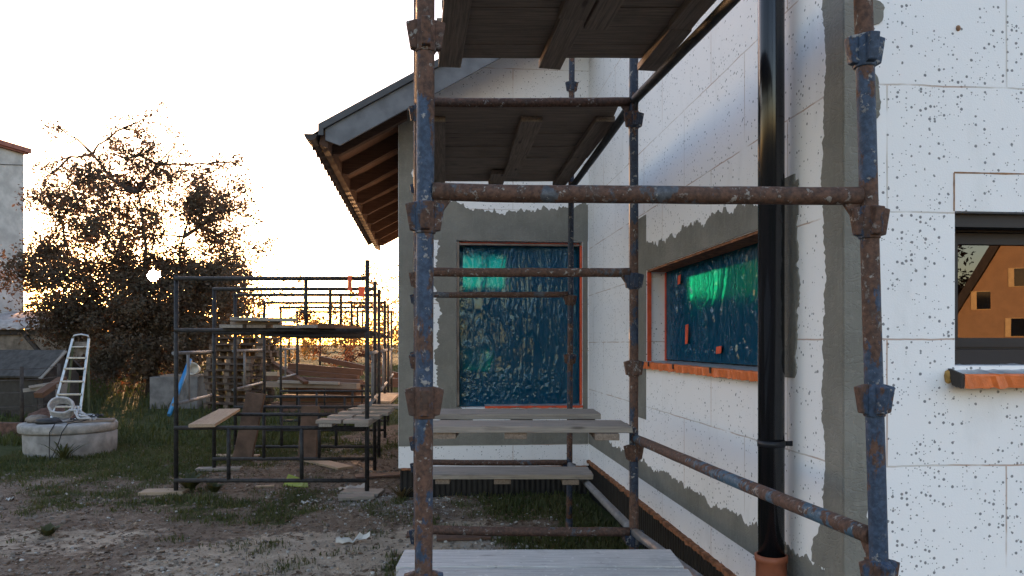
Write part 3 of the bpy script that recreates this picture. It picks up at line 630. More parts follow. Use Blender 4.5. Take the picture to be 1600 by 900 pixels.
while y < YB - .1:
    xe = GX + .10 if y < GY else HX - .1
    r = MB().prism([(EX + .06, y, rz(EX + .06) - .032), (EX + .06, y, rz(EX + .06) - .17), (EX + .13, y, rz(EX + .13) - .215), (xe, y, rz(xe) - .215), (xe, y, rz(xe) - .032)], (0, .085, 0))
    obj('rafter', flare(r), RAFT, house); y += .90
obj('barge_board', MB().prism([(EX + .035, YF, rz(EX + .035) - .0), (EX + .035, YF, rz(EX + .035) - .11), (EX + .17, YF, rz(EX + .17) - .235), (1.55, YF, rz(1.55) - .235), (1.55, YF, rz(1.55))], (0, .03, 0)), BARGE, house)
obj('verge_trim', slope_board(YF - .035, YF + .10, EX - .03, 1.55, .003, .075).bx((EX - .03, YF - .036, EZ - .05), (EX + .02, YF - .002, EZ + .01)), TRIM, house)
obj('eave_board', flare(MB().prism([(EX - .005, YF + .032, EZ - .02), (EX - .03, YF + .032, EZ - .12), (EX + .055, YF + .032, EZ - .16), (EX + .058, YF + .032, EZ - .035)], (0, YB - YF - .04, 0))), RAFT, house)
mb = MB(); vs = []; ny = int((YB - YF - .1) / .03); courses = [(-.16, .05, 0), (-.10, .01, 1)] ; rows = []
x = EX - .13
for k in range(9):
    rows += [(x + .34 * k, .055), (x + .34 * k + .339, .018)]
for i in range(ny + 1):
    yy = YF + .101 + .03 * i; wv = .055 * (abs(sin(pi * (yy - YF) / .30)) ** 0.8)
    for xx, t in rows: vs.append(Vector((xx, yy, rz(xx) + t + wv - (.05 if xx < EX - .1 else 0))))
    vs.append(Vector((x + .004, yy, rz(x) - .065 + wv)))
nr = len(rows); w = nr + 1
fs = [(i * w + k, i * w + k + 1, (i + 1) * w + k + 1, (i + 1) * w + k) for i in range(ny) for k in range(nr - 1)] + [(i * w + nr, i * w, (i + 1) * w, (i + 1) * w + nr) for i in range(ny)]
mb.add(vs, fs); obj('roof_tiles', flare(mb), TILE, house)
g = MB()
gv = []
for i in range(0, 11):
    q = pi * i / 10 + pi
    gv.append((cos(q) * .062, sin(q) * .062))
for yy in (YF - .05, YF + .22): g.v += [Vector((EX - .10 + a, yy, EZ - .045 + b)) for a, b in gv]
n = len(gv)
for i in range(n - 1): g.f.append([i, i + 1, n + i + 1, n + i]); g.sm.append(True)
g.f.append(list(range(n))); g.sm.append(False)
obj('verge_end_tile', g, TILE, house)
# roof of the front block (above the picture)
fr = MB(); rm = (HX + RX) / 2
for sx in (-1, 1):
    e = HX - .10 if sx < 0 else RX + .30; ez = 5.6 - .07
    fr.prism([(e, FY - .12, ez), (rm, FY - .12, ez + abs(rm - e) * .5), (rm, FY - .12, ez + abs(rm - e) * .5 + .14), (e, FY - .12, ez + .14)], (0, GY + TW - FY + .1, 0))
obj('front_roof', fr, TILE, house)
obj('front_gable', MB().prism([(HX, FY, 5.6), (RX, FY, 5.6), (rm, FY, 6.8)], (0, TW, 0)), EPS_FRONT, house)

# ================================================================== THE BLUE SCAFFOLD AT THE WALL
def zz(r): return CAMZ + r
scaf = thing('tube_scaffold', 'rusty blue tube scaffold with wedge couplers standing against the white house', 'scaffold', UD(.3, 3.2, 0))
def post_line(u0, d, lean, z): return UD(u0 + lean * (z - CAMZ), d, z)
posts = {'FL': (-.239, 2.10, .004), 'FR': (.982, 2.09, -.028), 'BL': (-.500, 4.12, 0), 'BR': (.650, 4.10, 0), 'KL': (-.80, 6.42, 0), 'KR': (.485, 6.40, .006)}
def pp(k, r): u, d, l = posts[k]; return post_line(u, d, l, zz(r))
def coupler(p, parent, M=TUBE_POST):
    mb = MB().lathe(p, [(.0255, -.048), (.0285, -.048), (.0285, .034), (.0255, .040)], 20)
    for k in range(4):
        a = k * pi / 2 - TH + .12; dx = Vector((cos(a), sin(a), 0)); dy = Vector((-sin(a), cos(a), 0)); w = .018
        q = [(.024, .040), (.054, .032), (.042, -.038), (.024, -.042)]
        mb.prism([Vector(p) + dx * r + dy * (-w / 2 - .004) + Vector((0, 0, z)) for r, z in q], dy * (w + .008))
    return obj('wedge_coupler', mb, M, parent, bevel=.003)
def post(k, r0, r1, nodes, mat):
    n = 24; pts = [pp(k, r0 + (r1 - r0) * i / n) for i in range(n + 1)]
    pts = [p + Vector((.0015 * fb(i * .4, posts[k][1], 1), .0015 * fb(i * .4, 3, posts[k][1]), 0)) for i, p in enumerate(pts)]
    o = obj('post', MB().path(pts, .0242, 24), mat, scaf)
    for z in nodes: coupler(pp(k, z), o, TUBE_POST if mat is TUBE_POST else TUBE_POST2)
    obj('foot_plate', MB().box(pp(k, -1.585), (.16, .16, .012)).tube(pp(k, -1.58), pp(k, -1.45), .03, 16), TUBE_POST2, o)
    return o
post('FL', -1.55, 3.3, (.845, .350, -.155, -.66, 1.34, 1.85), TUBE_POST)
post('FR', -1.55, 3.3, (.800, .335, -.148, -.625, 1.30, 1.80), TUBE_POST)
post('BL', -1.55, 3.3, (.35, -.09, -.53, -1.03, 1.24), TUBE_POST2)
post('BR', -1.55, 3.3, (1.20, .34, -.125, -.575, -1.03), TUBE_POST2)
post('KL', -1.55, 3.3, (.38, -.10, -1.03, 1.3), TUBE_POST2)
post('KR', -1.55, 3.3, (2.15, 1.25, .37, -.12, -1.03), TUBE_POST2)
def ledger(a, ra, b, rb, mat=TUBE_RAIL, r=.0242):
    p, q = pp(a, ra), pp(b, rb); d = (q - p).normalized(); p = p + d * .022; q = q - d * .022; n = 14
    pts = [p.lerp(q, i / n) + Vector((0, 0, .003 * fb(i * .3, ra * 9, 2) - .004 * sin(pi * i / n))) for i in range(n + 1)]
    mb = MB().path(pts, r, 24)
    for e, s in ((p, 1), (q, -1)): mb.prism([e + d * s * .002 + Vector((0, 0, -.02)) + d.cross(Vector((0, 0, 1))) * (-.006), e + d * s * .05 + Vector((0, 0, -.02)) + d.cross(Vector((0, 0, 1))) * (-.006), e + d * s * .012 + Vector((0, 0, -.075)) + d.cross(Vector((0, 0, 1))) * (-.006)], d.cross(Vector((0, 0, 1))) * .012)
    return obj('ledger', mb, mat, scaf)
ledger('FL', .418, 'FR', .404)
ledger('FL', -1.00, 'FR', -1.00); ledger('FL', 1.32, 'FR', 1.30)
for z in (.39, 1.30, -.995): ledger('BL', z, 'BR', z - .006)
for z in (.416, -.985, 1.30): ledger('KL', z, 'KR', z)
for z, m in ((-.53, TUBE_MIX), (1.30, STEEL_DARK), (-1.0, TUBE_GREY)): ledger('FR', z, 'BR', z + .03 if z == -.53 else z, m)
for z, m in ((1.30, STEEL_DARK), (-1.0, TUBE_GREY)): ledger('BR', z, 'KR', z, m)
for z in (1.30, -1.0): ledger('FL', z, 'BL', z); ledger('BL', z, 'KL', z)

# platforms: boards on battens, each lifted off as one
def platform(label, u0, u1, d0, d1, z_top, widths, mat, bmat, bat_u, t=.034, bt=.034, gap=.006, skew=0.0, bat_over=0.0):
    """boards run across the bay (u); battens run in depth under them"""
    root = thing('scaffold_platform', label, 'work platform', UD((u0 + u1) / 2, (d0 + d1) / 2, z_top - t - bt), 'timber platforms on the blue scaffold')
    d = d0; i = 0; tot = sum(widths); sc_ = (d1 - d0 - gap * (len(widths) - 1)) / tot
    for wd in widths:
        wd *= sc_; c = d + wd / 2; j = U(-.012, .012); dz = U(-.005, .004)
        s0, s1 = skew * (c - d0), skew * (c - d0)
        board('plank', UD(u0 + s0 + j, c, z_top - t / 2 + dz), UD(u1 + s1 + j + U(-.01, .01), c + U(-.003, .003), z_top - t / 2 + dz), wd, t, mat, root); d += wd + gap
    for bu, bw, e0, e1, lvl in bat_u:
        board('batten', UD(bu, e0, z_top - t - bt / 2 - .004 - lvl), UD(bu + skew * (e1 - e0), e1, z_top - t - bt / 2 - .004 - lvl), bw, bt, bmat, root)
    return root
platform('pale plank platform close at hand, its boards whitened by mortar', -.405, .800, 2.23, 3.475, zz(-.925), (.30, .16, .30, .145, .27), WOOD_PALE, WOOD_GREY, [(-.3, .1, 2.3, 3.4, 0), (.2, .1, 2.3, 3.4, 0), (.66, .1, 2.3, 3.4, 0)], skew=-.07, gap=.021)
platform('knee high grey plank bench between the rear posts', -.500, .622, 4.06, 4.42, zz(-.432), (.20, .15), WOOD_GREY, WOOD_DARK, [(-.36, .12, 4.08, 4.4, 0), (.02, .12, 4.08, 4.4, 0), (.50, .13, 4.03, 4.4, 0)])
platform('knee high grey plank bench just in front of the tall blue window', -.58, .538, 4.74, 5.14, zz(-.432), (.19, .2), WOOD_GREY, WOOD_DARK, [(-.4, .1, 4.77, 5.1, 0), (.06, .14, 4.77, 5.1, 0), (.46, .12, 4.7, 5.1, 0)])
platform('lowest grey plank bench near the wing plinth', -.66, .575, 5.50, 5.88, zz(-.935), (.19, .19), WOOD_GREY, WOOD_DARK, [(-.5, .1, 5.53, 5.85, 0), (-.07, .12, 5.53, 5.85, 0), (.42, .12, 5.5, 5.85, 0)])
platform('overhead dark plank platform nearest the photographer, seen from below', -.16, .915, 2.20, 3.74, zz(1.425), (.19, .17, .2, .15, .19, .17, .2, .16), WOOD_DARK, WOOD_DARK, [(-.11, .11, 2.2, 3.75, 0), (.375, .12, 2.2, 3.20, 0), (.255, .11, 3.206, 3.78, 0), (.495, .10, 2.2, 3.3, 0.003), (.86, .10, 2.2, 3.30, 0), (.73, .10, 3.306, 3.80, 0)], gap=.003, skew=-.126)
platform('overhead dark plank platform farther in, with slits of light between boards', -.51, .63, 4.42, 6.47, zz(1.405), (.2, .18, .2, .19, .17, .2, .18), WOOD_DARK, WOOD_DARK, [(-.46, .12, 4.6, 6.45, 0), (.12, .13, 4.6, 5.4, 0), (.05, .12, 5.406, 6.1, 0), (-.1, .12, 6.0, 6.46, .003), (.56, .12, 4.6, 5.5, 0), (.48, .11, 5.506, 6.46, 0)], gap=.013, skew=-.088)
SUN_DISC, GLOW_A, GLOW_B = 400.0, 0.8, 14.0
SKY_STR, SUN_STR, EXPOSURE = 0.15, 2.5, 2.65
# ================================================================== DARK SCAFFOLD TOWERS
def uL(d): return (-151 * d - 3067) / 1200
def uR(d): return (-151 * d - 620) / 1200
def G(u, d, dz=0.0): p = UD(u, d); p.z = gz(p.x, p.y) + dz; return p
def tower(label, d0, d1, tops):
    t = thing('frame_scaffold_tower', label, 'scaffold', G((uL(d0) + uR(d0)) / 2, d0), 'dark frame scaffold towers beside the wing')
    sk = U(-.006, .006)
    for d, tl, tr in ((d0, tops[0], tops[1]), (d1, tops[2], tops[3])):
        for u, tp in ((uL(d), tl), (uR(d), tr)):
            b = G(u, d, .0); mb = MB().tube(b, UD(u + sk, d, zz(tp)), .024, 12)
            leg = obj('leg', mb, STEEL_DARK, t)
        for lo, hi, ss in ((-1.449, -.888, (.31, .68)), (.150, .700, (.71,))):
            a, b = uL(d), uR(d); mb = MB()
            for z in (lo, hi): mb.tube(UD(a, d - .03, zz(z)), UD(b, d - .03, zz(z)), .022, 12)
            for f in ss:
                f += U(-.03, .03); mb.tube(UD(a + (b - a) * f, d - .03, zz(lo)), UD(a + (b - a) * f, d - .03, zz(hi)), .021, 12)
            obj('cross_frame', mb, STEEL_DARK, t)
    for fn, s in ((uL, -1), (uR, 1)):
        mb = MB()
        for z in (-.645, -.095): mb.tube(UD(fn(d0) + s * .03, d0, zz(z)), UD(fn(d1) + s * .03, d1, zz(z)), .019, 12)
        for f in (.35,): mb.tube(UD(fn(d0) + (fn(d1) - fn(d0)) * f + s * .03, d0 + (d1 - d0) * f, zz(-.645)), UD(fn(d0) + (fn(d1) - fn(d0)) * f + s * .03, d0 + (d1 - d0) * f, zz(-.095)), .018, 10)
        obj('lit_side_frame', mb, TUBE_GREY, t)  # side rails paler than the dark frames: light on them put into the colour
    return t
tower('nearest dark frame scaffold tower, planks laid across its rails', 8.20, 9.75, (.74, .90, .72, .80))
tower('second dark frame scaffold tower, between the nearest and the farthest one', 10.90, 13.0, (.72, .78, .73, .74))
tower('farthest dark frame scaffold tower, beside the lumber heap', 14.6, 16.6, (.72, .75, .72, .73))
def rag(label, p, w, h):
    mb = MB(); n = 6; vs = []; p = Vector(p)
    for i in range(n + 1):
        for k in range(3): vs.append(p + Vector((w * (k / 2 - .5) + .01 * fb(i, k, p.x), -.026 - .012 * (k == 1) - .008 * fb(i * .7, k, 3), .028 - (h + .028) * i / n)))
    mb.add(vs, [(i * 3 + k, i * 3 + k + 1, i * 3 + 4 + k, i * 3 + 3 + k) for i in range(n) for k in range(2)], True)
    mb.add([v + Vector((0, .054, 0)) for v in vs[:6]], [(0, 1, 4, 3), (1, 2, 5, 4)]); mb.add([vs[0], vs[1], vs[2], vs[0] + Vector((0, .054, 0)), vs[1] + Vector((0, .054, 0)), vs[2] + Vector((0, .054, 0))], [(0, 1, 4, 3), (1, 2, 5, 4)])
    o = obj('rag', mb, TAPE_RED, loc=p); return tag(o, label, 'rag')
rag('bright red rag hanging from the top rail of the nearest scaffold tower', UD((547 - 800) / 1200 * 8.17, 8.17, zz(.70)), .045, .13)
rag('small red rag knotted on the top rail behind the longer one', UD((565 - 800) / 1200 * 9.72, 9.72, zz(.70)), .075, .10)

def loose(label, p0, p1, w, t, mat, up=(0, 0, 1), group=None, name='plank', cat='plank'):
    o = board(name, p0, p1, w, t, mat, None, up); return tag(o, label, cat, group)
lv = zz(-.888) + .022 + .016
loose('pale pine plank lying aslant across the lower rails of the nearest scaffold tower', UD(-3.24, 8.02, lv), UD(-3.66, 9.95, lv), .26, .034, WOOD_FRESH)
# board bundle on the right of the nearest tower
for i in range(2): loose(('left', 'right')[i] + ' bearer board under the row of short grey boards on the nearest tower', UD(-1.96 + .38 * i - .0, 8.06, lv), UD(-2.02 + .36 * i, 10.05, lv), .14, .034, WOOD_GREY, group='bearers under the short boards')
nm = ('nearest', 'second nearest', 'middle', 'second farthest', 'farthest')
for i in range(5):
    d = 8.17 + .25 * i; z = lv + .017 + .020 + .034 * (i % 2 == 9) + .045 * (i > 0) * 0
    for k in range(2 if i < 3 else 1):
        a = -2.06 + .06 * i + .29 * k * (1 if i < 3 else 0); b = a + (.27 if i < 3 else .5)
        loose(nm[i] + (' pair of short grey boards in the row on the nearest tower' if i < 3 else ' short grey board in the row on the nearest tower'), UD(a, d, z + .018 * i), UD(b, d + U(-.01, .01), z + .018 * i), .225, .038 , WOOD_GREY, group='short grey boards on the nearest tower')
# boards on the upper rails
lv2 = zz(.150) + .022 + .018
loose('long pale board on the upper rails of the nearest tower, seen edge on', UD(-2.42, 8.10, lv2), UD(-2.55, 9.9, lv2), .20, .034, WOOD_GREY)
loose('short board beside the long pale one on the upper rails of the nearest tower', UD(-2.15, 8.06, lv2), UD(-2.25, 9.9, lv2), .22, .034, WOOD_GREY)
loose('lower left board of the pile on the upper rails', UD(-2.95, 8.06, lv2), UD(-3.1, 9.95, lv2), .24, .036, WOOD_GREY)
loose('lower middle board of the pile on the upper rails', UD(-2.70, 8.1, lv2), UD(-2.85, 9.9, lv2), .2, .036, WOOD_DARK)
loose('crosswise spacer board in the pile on the upper rails', UD(-3.0, 8.25, lv2 + .036), UD(-2.5, 8.3, lv2 + .036), .2, .03, WOOD_DARK)
loose('topmost board of the pile on the upper rails, jutting to the right', UD(-2.95, 8.12, lv2 + .075), UD(-2.30, 8.16, lv2 + .068), .24, .036, WOOD_GREY)
loose('dark short board end lying on the upper rails', UD(-1.95, 8.05, lv2 + .003), UD(-1.98, 9.9, lv2 + .003), .17, .05, WOOD_BROWN)
# boards crossing the side frames further back
z3 = zz(-.645) + .04
loose('sunlit board end jutting from the second tower beside the wing', UD(-1.95, 11.2, zz(-.888) + .04), UD(-2.1, 13.2, zz(-.888) + .04), .36, .034, WOOD_FRESH)

# ================================================================== ON THE GROUND NEAR THE TOWERS
def ground_board(label, u, d, L, w, t, ang, mat, dz=0.0, name='ground_board'):
    p = G(u, d); a = Vector((cos(ang) * CT, -cos(ang) * ST, 0)) + Vector((sin(ang) * ST, sin(ang) * CT, 0))
    z = gzb(p.x, p.y) + t / 2 + dz + .004
    q0, q1 = p - a * L / 2, p + a * L / 2; q0.z = z + .3 * (gzb(q0.x, q0.y) - gzb(p.x, p.y)); q1.z = z + .3 * (gzb(q1.x, q1.y) - gzb(p.x, p.y))
    return loose(label, q0, q1, w, t, mat, name=name, cat='board')
ground_board('pale board pad under the left front leg of the nearest tower', -3.72, 8.22, .46, .22, .035, .05, WOOD_FRESH, -.01)
ground_board('lower board pad under the right front leg of the nearest tower', -1.60, 8.22, .42, .26, .035, -.15, WOOD_GREY)
ground_board('slanted board pad just in front of the right leg of the nearest tower', -1.62, 7.98, .36, .2, .035, .25, WOOD_GREY, .0)
ground_board('long pale plank lying on the soil under the second tower', -2.47, 10.2, 1.05, .22, .03, -.85, WOOD_FRESH)
ground_board('thin plank pad under the left rear leg of the nearest tower', -3.72, 9.75, .55, .16, .03, .1, WOOD_GREY)
ground_board('short plank on the grass left of the brown slabs', -3.9, 10.9, .6, .14, .03, .08, WOOD_FRESH)
ground_board('brown board half buried in the soil by the wing corner', -1.62, 9.3, .55, .24, .02, .3, WOOD_RED)
ground_board('dark brown board on the ground under the wall scaffold', -.40, 6.33, .44, .2, .022, .1, WOOD_RED, .0)
ground_board('thin pale offcut beside the lime green tray', -2.75, 8.55, .2, .07, .02, .2, WOOD_FRESH)
# lime tray
t_ = G(-2.43, 8.62); t_.z = gzb(t_.x, t_.y)
mb = MB(); o = [Vector((a, b, c)) for a, b, c in ((-.13, -.02, .02), (.09, -.05, .01), (.08, .10, .06), (-.11, .10, .12))]
rt = Matrix.Rotation(-TH, 3, 'Z')
mb.prism([t_ + rt @ q for q in o], (0, 0, .012)); mb.prism([t_ + rt @ q for q in (Vector((.09, -.05, .0)), Vector((.15, -.02, .0)), Vector((.10, .10, .05)), Vector((.08, .10, .06)))], (0, 0, .012))
mb.prism([t_ + rt @ q for q in (Vector((-.13, -.02, .0)), Vector((-.11, .10, .0)), Vector((-.11, .10, .12)), Vector((-.13, -.02, .02)))], (.01, 0, 0))
o = obj('plastic_tray', mb, LIME, loc=t_); tag(o, 'lime green bent plastic tray lying on the rubble', 'tray')
def scrap(label, u, d, L, w, mat, seed, name='paper_scrap', cat='scrap', curl=.06, ang=0.0, k=10):
    p = G(u, d); p.z = gzb(p.x, p.y) + .012; mb = MB(); vs = []
    a = Vector((cos(ang - TH), sin(ang - TH), 0)); b = Vector((-a.y, a.x, 0))
    for i in range(k + 1):
        s = i / k - .5; ww = w * (1 - .8 * abs(s) ** 2) * (1 + .4 * fb(i * .6, seed, 1))
        for j in range(4):
            r = j / 3 - .5; vs.append(p + a * (s * L) + b * (r * ww + .25 * L * fb(s * 2, seed, 5)) + Vector((0, 0, curl * abs(fb(s * 3 + seed, r * 2, 2)) + curl * max(0, s) ** 2 * 2)))
    mb.add(vs, [(i * 4 + j, i * 4 + 4 + j, i * 4 + 5 + j, i * 4 + 1 + j) for i in range(k) for j in range(3)], True)
    n = len(vs); mb.add([v - Vector((0, 0, .004)) for v in vs], [(i * 4 + j, i * 4 + 1 + j, i * 4 + 5 + j, i * 4 + 4 + j) for i in range(k) for j in range(3)], True)
    o = obj(name, mb, mat, loc=p); return tag(o, label, cat)
scrap('white torn cement bag strip curling up from the sandy soil', -1.28, 6.18, .27, .05, PAPER, 3, 'paper_strip', 'scrap', .07, .2)
scrap('white paper strip beside the rubble in front of the nearest tower', -2.02, 7.72, .2, .05, PAPER, 8, curl=.04)
scrap('pale crumpled film by the weeds under the wall scaffold', .55, 5.05, .10, .09, PAPER, 5, 'plastic_scrap', 'scrap', .06)
scrap('small white scrap on the grass near the left edge', -5.1, 7.8, .09, .05, PAPER, 6, curl=.05)
scrap('pale torn film at the tower foot near the board pads', -1.75, 8.45, .32, .14, PAPER, 12, 'plastic_scrap', 'scrap', .05, .5)
scrap('white rag bundle on the ground beyond the wing corner', -1.0, 12.2, .18, .12, PAPER, 14, 'plastic_scrap', 'scrap', .22, 1.2)
# two brown slabs standing in the soil
for lab, u, d, h, w, tilt in (('taller brown slab leaning to the left behind the nearest tower', -3.72, 10.55, .98, .27, .16), ('shorter brown slab standing upright behind the nearest tower', -2.83, 10.6, .80, .26, .03)):
    p = G(u, d, -.08); rot = Matrix.Rotation(-TH, 3, 'Z') @ Matrix.Rotation(tilt, 3, 'Y') @ Matrix.Rotation(-.12, 3, 'X')
    mb = MB(); n = 10; vs = []
    for i in range(n + 1):
        z = h * 1.04 * i / n
        for a, b in ((-.5, -.5), (.5, -.5), (.5, .5), (-.5, .5)):
            vs.append(p + rot @ Vector((a * w * (1 - .08 * i / n) + .012 * fb(z * 3, a, u), b * .07 + .008 * fb(z * 4, b, u), z + (.02 * fb(a * 3, b, u) if i == n else 0))))
    mb.add(vs, [(i * 4 + k, i * 4 + (k + 1) % 4, i * 4 + 4 + (k + 1) % 4, i * 4 + 4 + k) for i in range(n) for k in range(4)] + [(n * 4, n * 4 + 1, n * 4 + 2, n * 4 + 3)])
    o = obj('standing_slab', mb, CLAY, loc=p, bevel=.01); tag(o, lab, 'slab', 'brown slabs standing in the soil')

# ================================================================== WELL, LADDER AND WHAT LIES THERE
wc = G((111 - 800) / 1200 * 11.35, 11.35); wx, wy = wc.x, wc.y
well = thing('concrete_well', 'round pale concrete well ring with a thick worn lid in the grass', 'well', wc)
obj('ring', MB().lathe((wx, wy, wc.z - .08), [(.60, 0), (.61, .2), (.615, .385), (.60, .40), (.45, .40)], 48), CONC, well)
mb = MB().lathe((wx - .03, wy, wc.z + .325), [(.40, 0), (.625, .0), (.645, .02), (.65, .10), (.635, .125), (.60, .13), (.001, .132)], 48)
for i, v in enumerate(mb.v): mb.v[i] = v + Vector((.008 * fb(v.x * 3, v.y * 3, v.z), .008 * fb(v.x * 3, v.y * 3, 9), .005 * fb(v.x * 4, v.y * 4, 2)))
obj('lid', mb, CONC_LID, well)
wt = wc.z + .325 + .132
def on_well(u, d, dz=0): return Vector((wx, wy, wt + dz)) + Vector((u * CT + d * ST, d * CT - u * ST, 0))
o = board('plank', on_well(.02, -.12, .018), on_well(.58, .12, .018), .30, .03, WOOD_DARK); tag(o, 'dark flat board lying on the well lid under the cables', 'plank')
mb = MB().lathe(on_well(-.42, -.12), [(.001, .0), (.13, .005), (.16, .035), (.15, .075), (.10, .10), (.001, .108)], 20)
for i, v in enumerate(mb.v): q = v - on_well(-.42, -.12); mb.v[i] = on_well(-.42, -.12) + Vector((q.x * 1.05 + .02 * fb(v.x * 6, v.y * 6, 1), q.y * .8, q.z * (1 + .3 * fb(v.x * 5, v.y * 5, 4))))
o = obj('sack', mb, SACK, loc=on_well(-.42, -.12)); tag(o, 'small grey brown sack lying on the left of the well lid', 'sack')
mb = MB().lathe(on_well(-.16, -.30), [(.001, 0), (.14, .004), (.17, .03), (.13, .065), (.001, .08)], 18)
for i, v in enumerate(mb.v): q = v - on_well(-.16, -.30); mb.v[i] = on_well(-.16, -.30) + Vector((q.x * 1.2 + .03 * fb(v.x * 7, v.y * 7, 1), q.y * .7, q.z * (1 + .5 * fb(v.x * 8, v.y * 8, 4))))
o = obj('work_glove_bag', mb, CABLE, loc=on_well(-.16, -.30)); tag(o, 'black crumpled bag on the front of the well lid', 'bag')
c0 = on_well(-.18, .05, .19); tilt = Matrix.Rotation(-TH, 3, 'Z') @ Matrix.Rotation(.95, 3, 'X') @ Matrix.Rotation(.25, 3, 'Y'); pts = []
for i in range(9 * 28):
    a = 2 * pi * i / 28; r = .155 - .035 * sin(i * .11) ** 2 + .01 * fb(i * .2, 1, 1)
    pts.append(c0 + tilt @ Vector((r * cos(a) * 1.15, r * sin(a), -.07 + .017 * (i / 28) + .01 * sin(i * .7))))
mb = MB().path(pts, .017, 8)
for s in range(5):
    pts = [on_well(-.02 + .42 * t + .03 * sin(9 * t + s * 2), -.02 - .20 * t + .05 * s + .04 * sin(7 * t + s), .15 * (1 - t) ** 1.3 + .02 + .04 * abs(sin(5 * t + s))) for t in [k / 22 for k in range(23)]]
    mb.path(pts, .016, 8)
o = obj('hose_coil', mb, HOSE, loc=on_well(-.18, .05)); tag(o, 'coiled dirty white hose heaped on the well lid', 'hose')
mb = MB()
for s in range(5):
    cx, cy = .16 + .07 * s, -.05 + .04 * (s % 2); pts = [on_well(cx + .13 * cos(a) * (1 - .1 * s), cy + .09 * sin(a + s), .03 + .022 * s * .6 + .03 * abs(sin(2 * a + s))) for a in [k * .35 for k in range(26)]]
    mb.path(pts, .008, 7)
for s in (0, 1):
    pts = [on_well(.20 + .10 * s, -.06, .045), on_well(.16 + .14 * s, -.25, .03), on_well(.12 + .17 * s, -.45, .03), on_well(.12 + .18 * s, -.60, .03), on_well(.10 + .17 * s, -.69, -.08), on_well(.09 + .12 * s, -.68, -.25), on_well(.10 + .05 * s, -.70, -.40), on_well(.13, -.74, -.44)]
    q = [];
    for i in range(len(pts) - 1): q += [pts[i].lerp(pts[i + 1], k / 4) for k in range(4)]
    mb.path(q + [pts[-1]], .007, 7)
o = obj('cable', mb, CABLE, loc=on_well(.2, 0)); tag(o, 'tangled dark cable on the well lid with loops hanging down its front', 'cable')
# step ladder behind the well
ld = 12.55; lb = G((112 - 800) / 1200 * ld, ld)
lad = thing('step_ladder', 'aluminium step ladder standing open behind the well', 'ladder', lb)
def LP(px, py, d): return UD((px - 800) / 1200 * d, d, CAMZ + (538 - py) / 1200 * d)
zb = lb.z
tl, tr, bl, brr = LP(114, 529, 12.9), LP(139, 529, 12.9), LP(80, 655, 12.5), LP(124, 655, 12.5)
for s_, (a, b) in enumerate(((tl, bl), (tr, brr))):
    e = a + (b - a) * ((a.z - zb - .01) / (a.z - b.z)); obj('rail', MB().bar(a, e, .038, .024, up=(0, 1, 0)), ALU, lad, bevel=.004)
obj('top_bow', MB().path([tl, tl + Vector((.02, 0, .05)), tl.lerp(tr, .5) + Vector((0, 0, .07)), tr + Vector((-.02, 0, .05)), tr], .016, 10), ALU, lad)
for py in (560, 577, 597, 617, 636, 655, 674):
    f = (py - 529) / (655 - 529); a, b = tl.lerp(bl, f), tr.lerp(brr, f); obj('step', MB().bar(a, b, .08, .03), ALU, lad, bevel=.004)
obj('top_plate', MB().bar(LP(117, 542, 12.9), LP(136, 542, 12.9), .2, .02), ALU, lad, bevel=.004)
for px0, px1 in ((115, 102), (138, 139)):
    a = LP(px0, 532, 12.92); e = LP(px1, 655, 13.5); e = a + (e - a) * ((a.z - zb - .02) / (a.z - e.z)); obj('rear_leg', MB().bar(a, e, .035, .02, up=(0, 1, 0)), GREEN_STEEL, lad, bevel=.003)
obj('hanging_cloth', MB().prism([LP(116, 534, 12.93), LP(136, 534, 12.93), LP(135, 556, 12.97), LP(131, 552, 12.97), LP(125, 558, 12.97), LP(118, 553, 12.97)], (0, .02, 0)), SACK, lad)

# second ring, pipe, pallets, lumber
p2 = G((282 - 800) / 1200 * 17.6, 17.6)
w2o = thing('concrete_ring', 'square cast concrete tank in the grass beside the pallets', 'tank', p2)
rt = Matrix.Rotation(-TH + .12, 3, 'Z'); mb = MB()
for c, s in (((0, -.45, .34), (1.02, .08, .72)), ((0, .45, .34), (1.02, .08, .72)), ((-.47, 0, .34), (.08, .818, .72)), ((.47, 0, .34), (.08, .818, .72))): mb.box(p2 + rt @ Vector(c), s, rt)
mb.box(p2 + rt @ Vector((.18, -.497, .3)), (.08, .012, .7), rt)
obj('tank_wall', mb, CONC_DARK, w2o, bevel=.012)
obj('cover_board', MB().box(p2 + rt @ Vector((.1, 0, .72)), (.85, .8, .035), rt), WOOD_DARK, w2o)
p = p2 + rt @ Vector((.33, -.1, .737))
o = thing('bucket', 'dirty white bucket lying on the cover of the concrete tank', 'bucket', p)
ax = Matrix.Rotation(radians(84), 3, 'X'); obj('pail', MB().lathe(p + Vector((0, 0, .13)), [(.001, -.13), (.105, -.13), (.135, .14), (.142, .14), (.142, .155), (.13, .155), (.10, -.12)], 24, ax), BUCKET, o)
a, b = LP(264, 640, 15.9), LP(297, 562, 17.0); a.z = gz(a.x, a.y) + .03
o = obj('blue_pipe', MB().tube(a, b, .045, 16), BLUE_PIPE, loc=a); tag(o, 'bright blue plastic pipe leaning on the concrete tank', 'pipe')
def pallet(first=None):
    r = thing('pallet', 'x', 'pallet', (0, 0, 0), 'stack of old pallets')
    mb = MB()
    for i in range(5): mb.bx((-.6, -.4 + .165 * i, .122), (.6, -.4 + .165 * i + .12, .144))
    for x in (-.6, -.06, .48): mb.bx((x, -.395, .1), (x + .12, .395, .1215))
    obj('deck', mb, PALLET, r)
    mb = MB()
    for y in (-.4, -.05, .3): mb.bx((-.6, y, 0), (.6, y + .1, .0215))
    obj('bottom_board', mb, PALLET, r)
    for x in (-.6, -.06, .48):
        for y in (-.4, -.05, .3): obj('block', MB().bx((x + .002, y, .022), (x + .118, y + .1, .0995)), BLOCK, r)
    return r
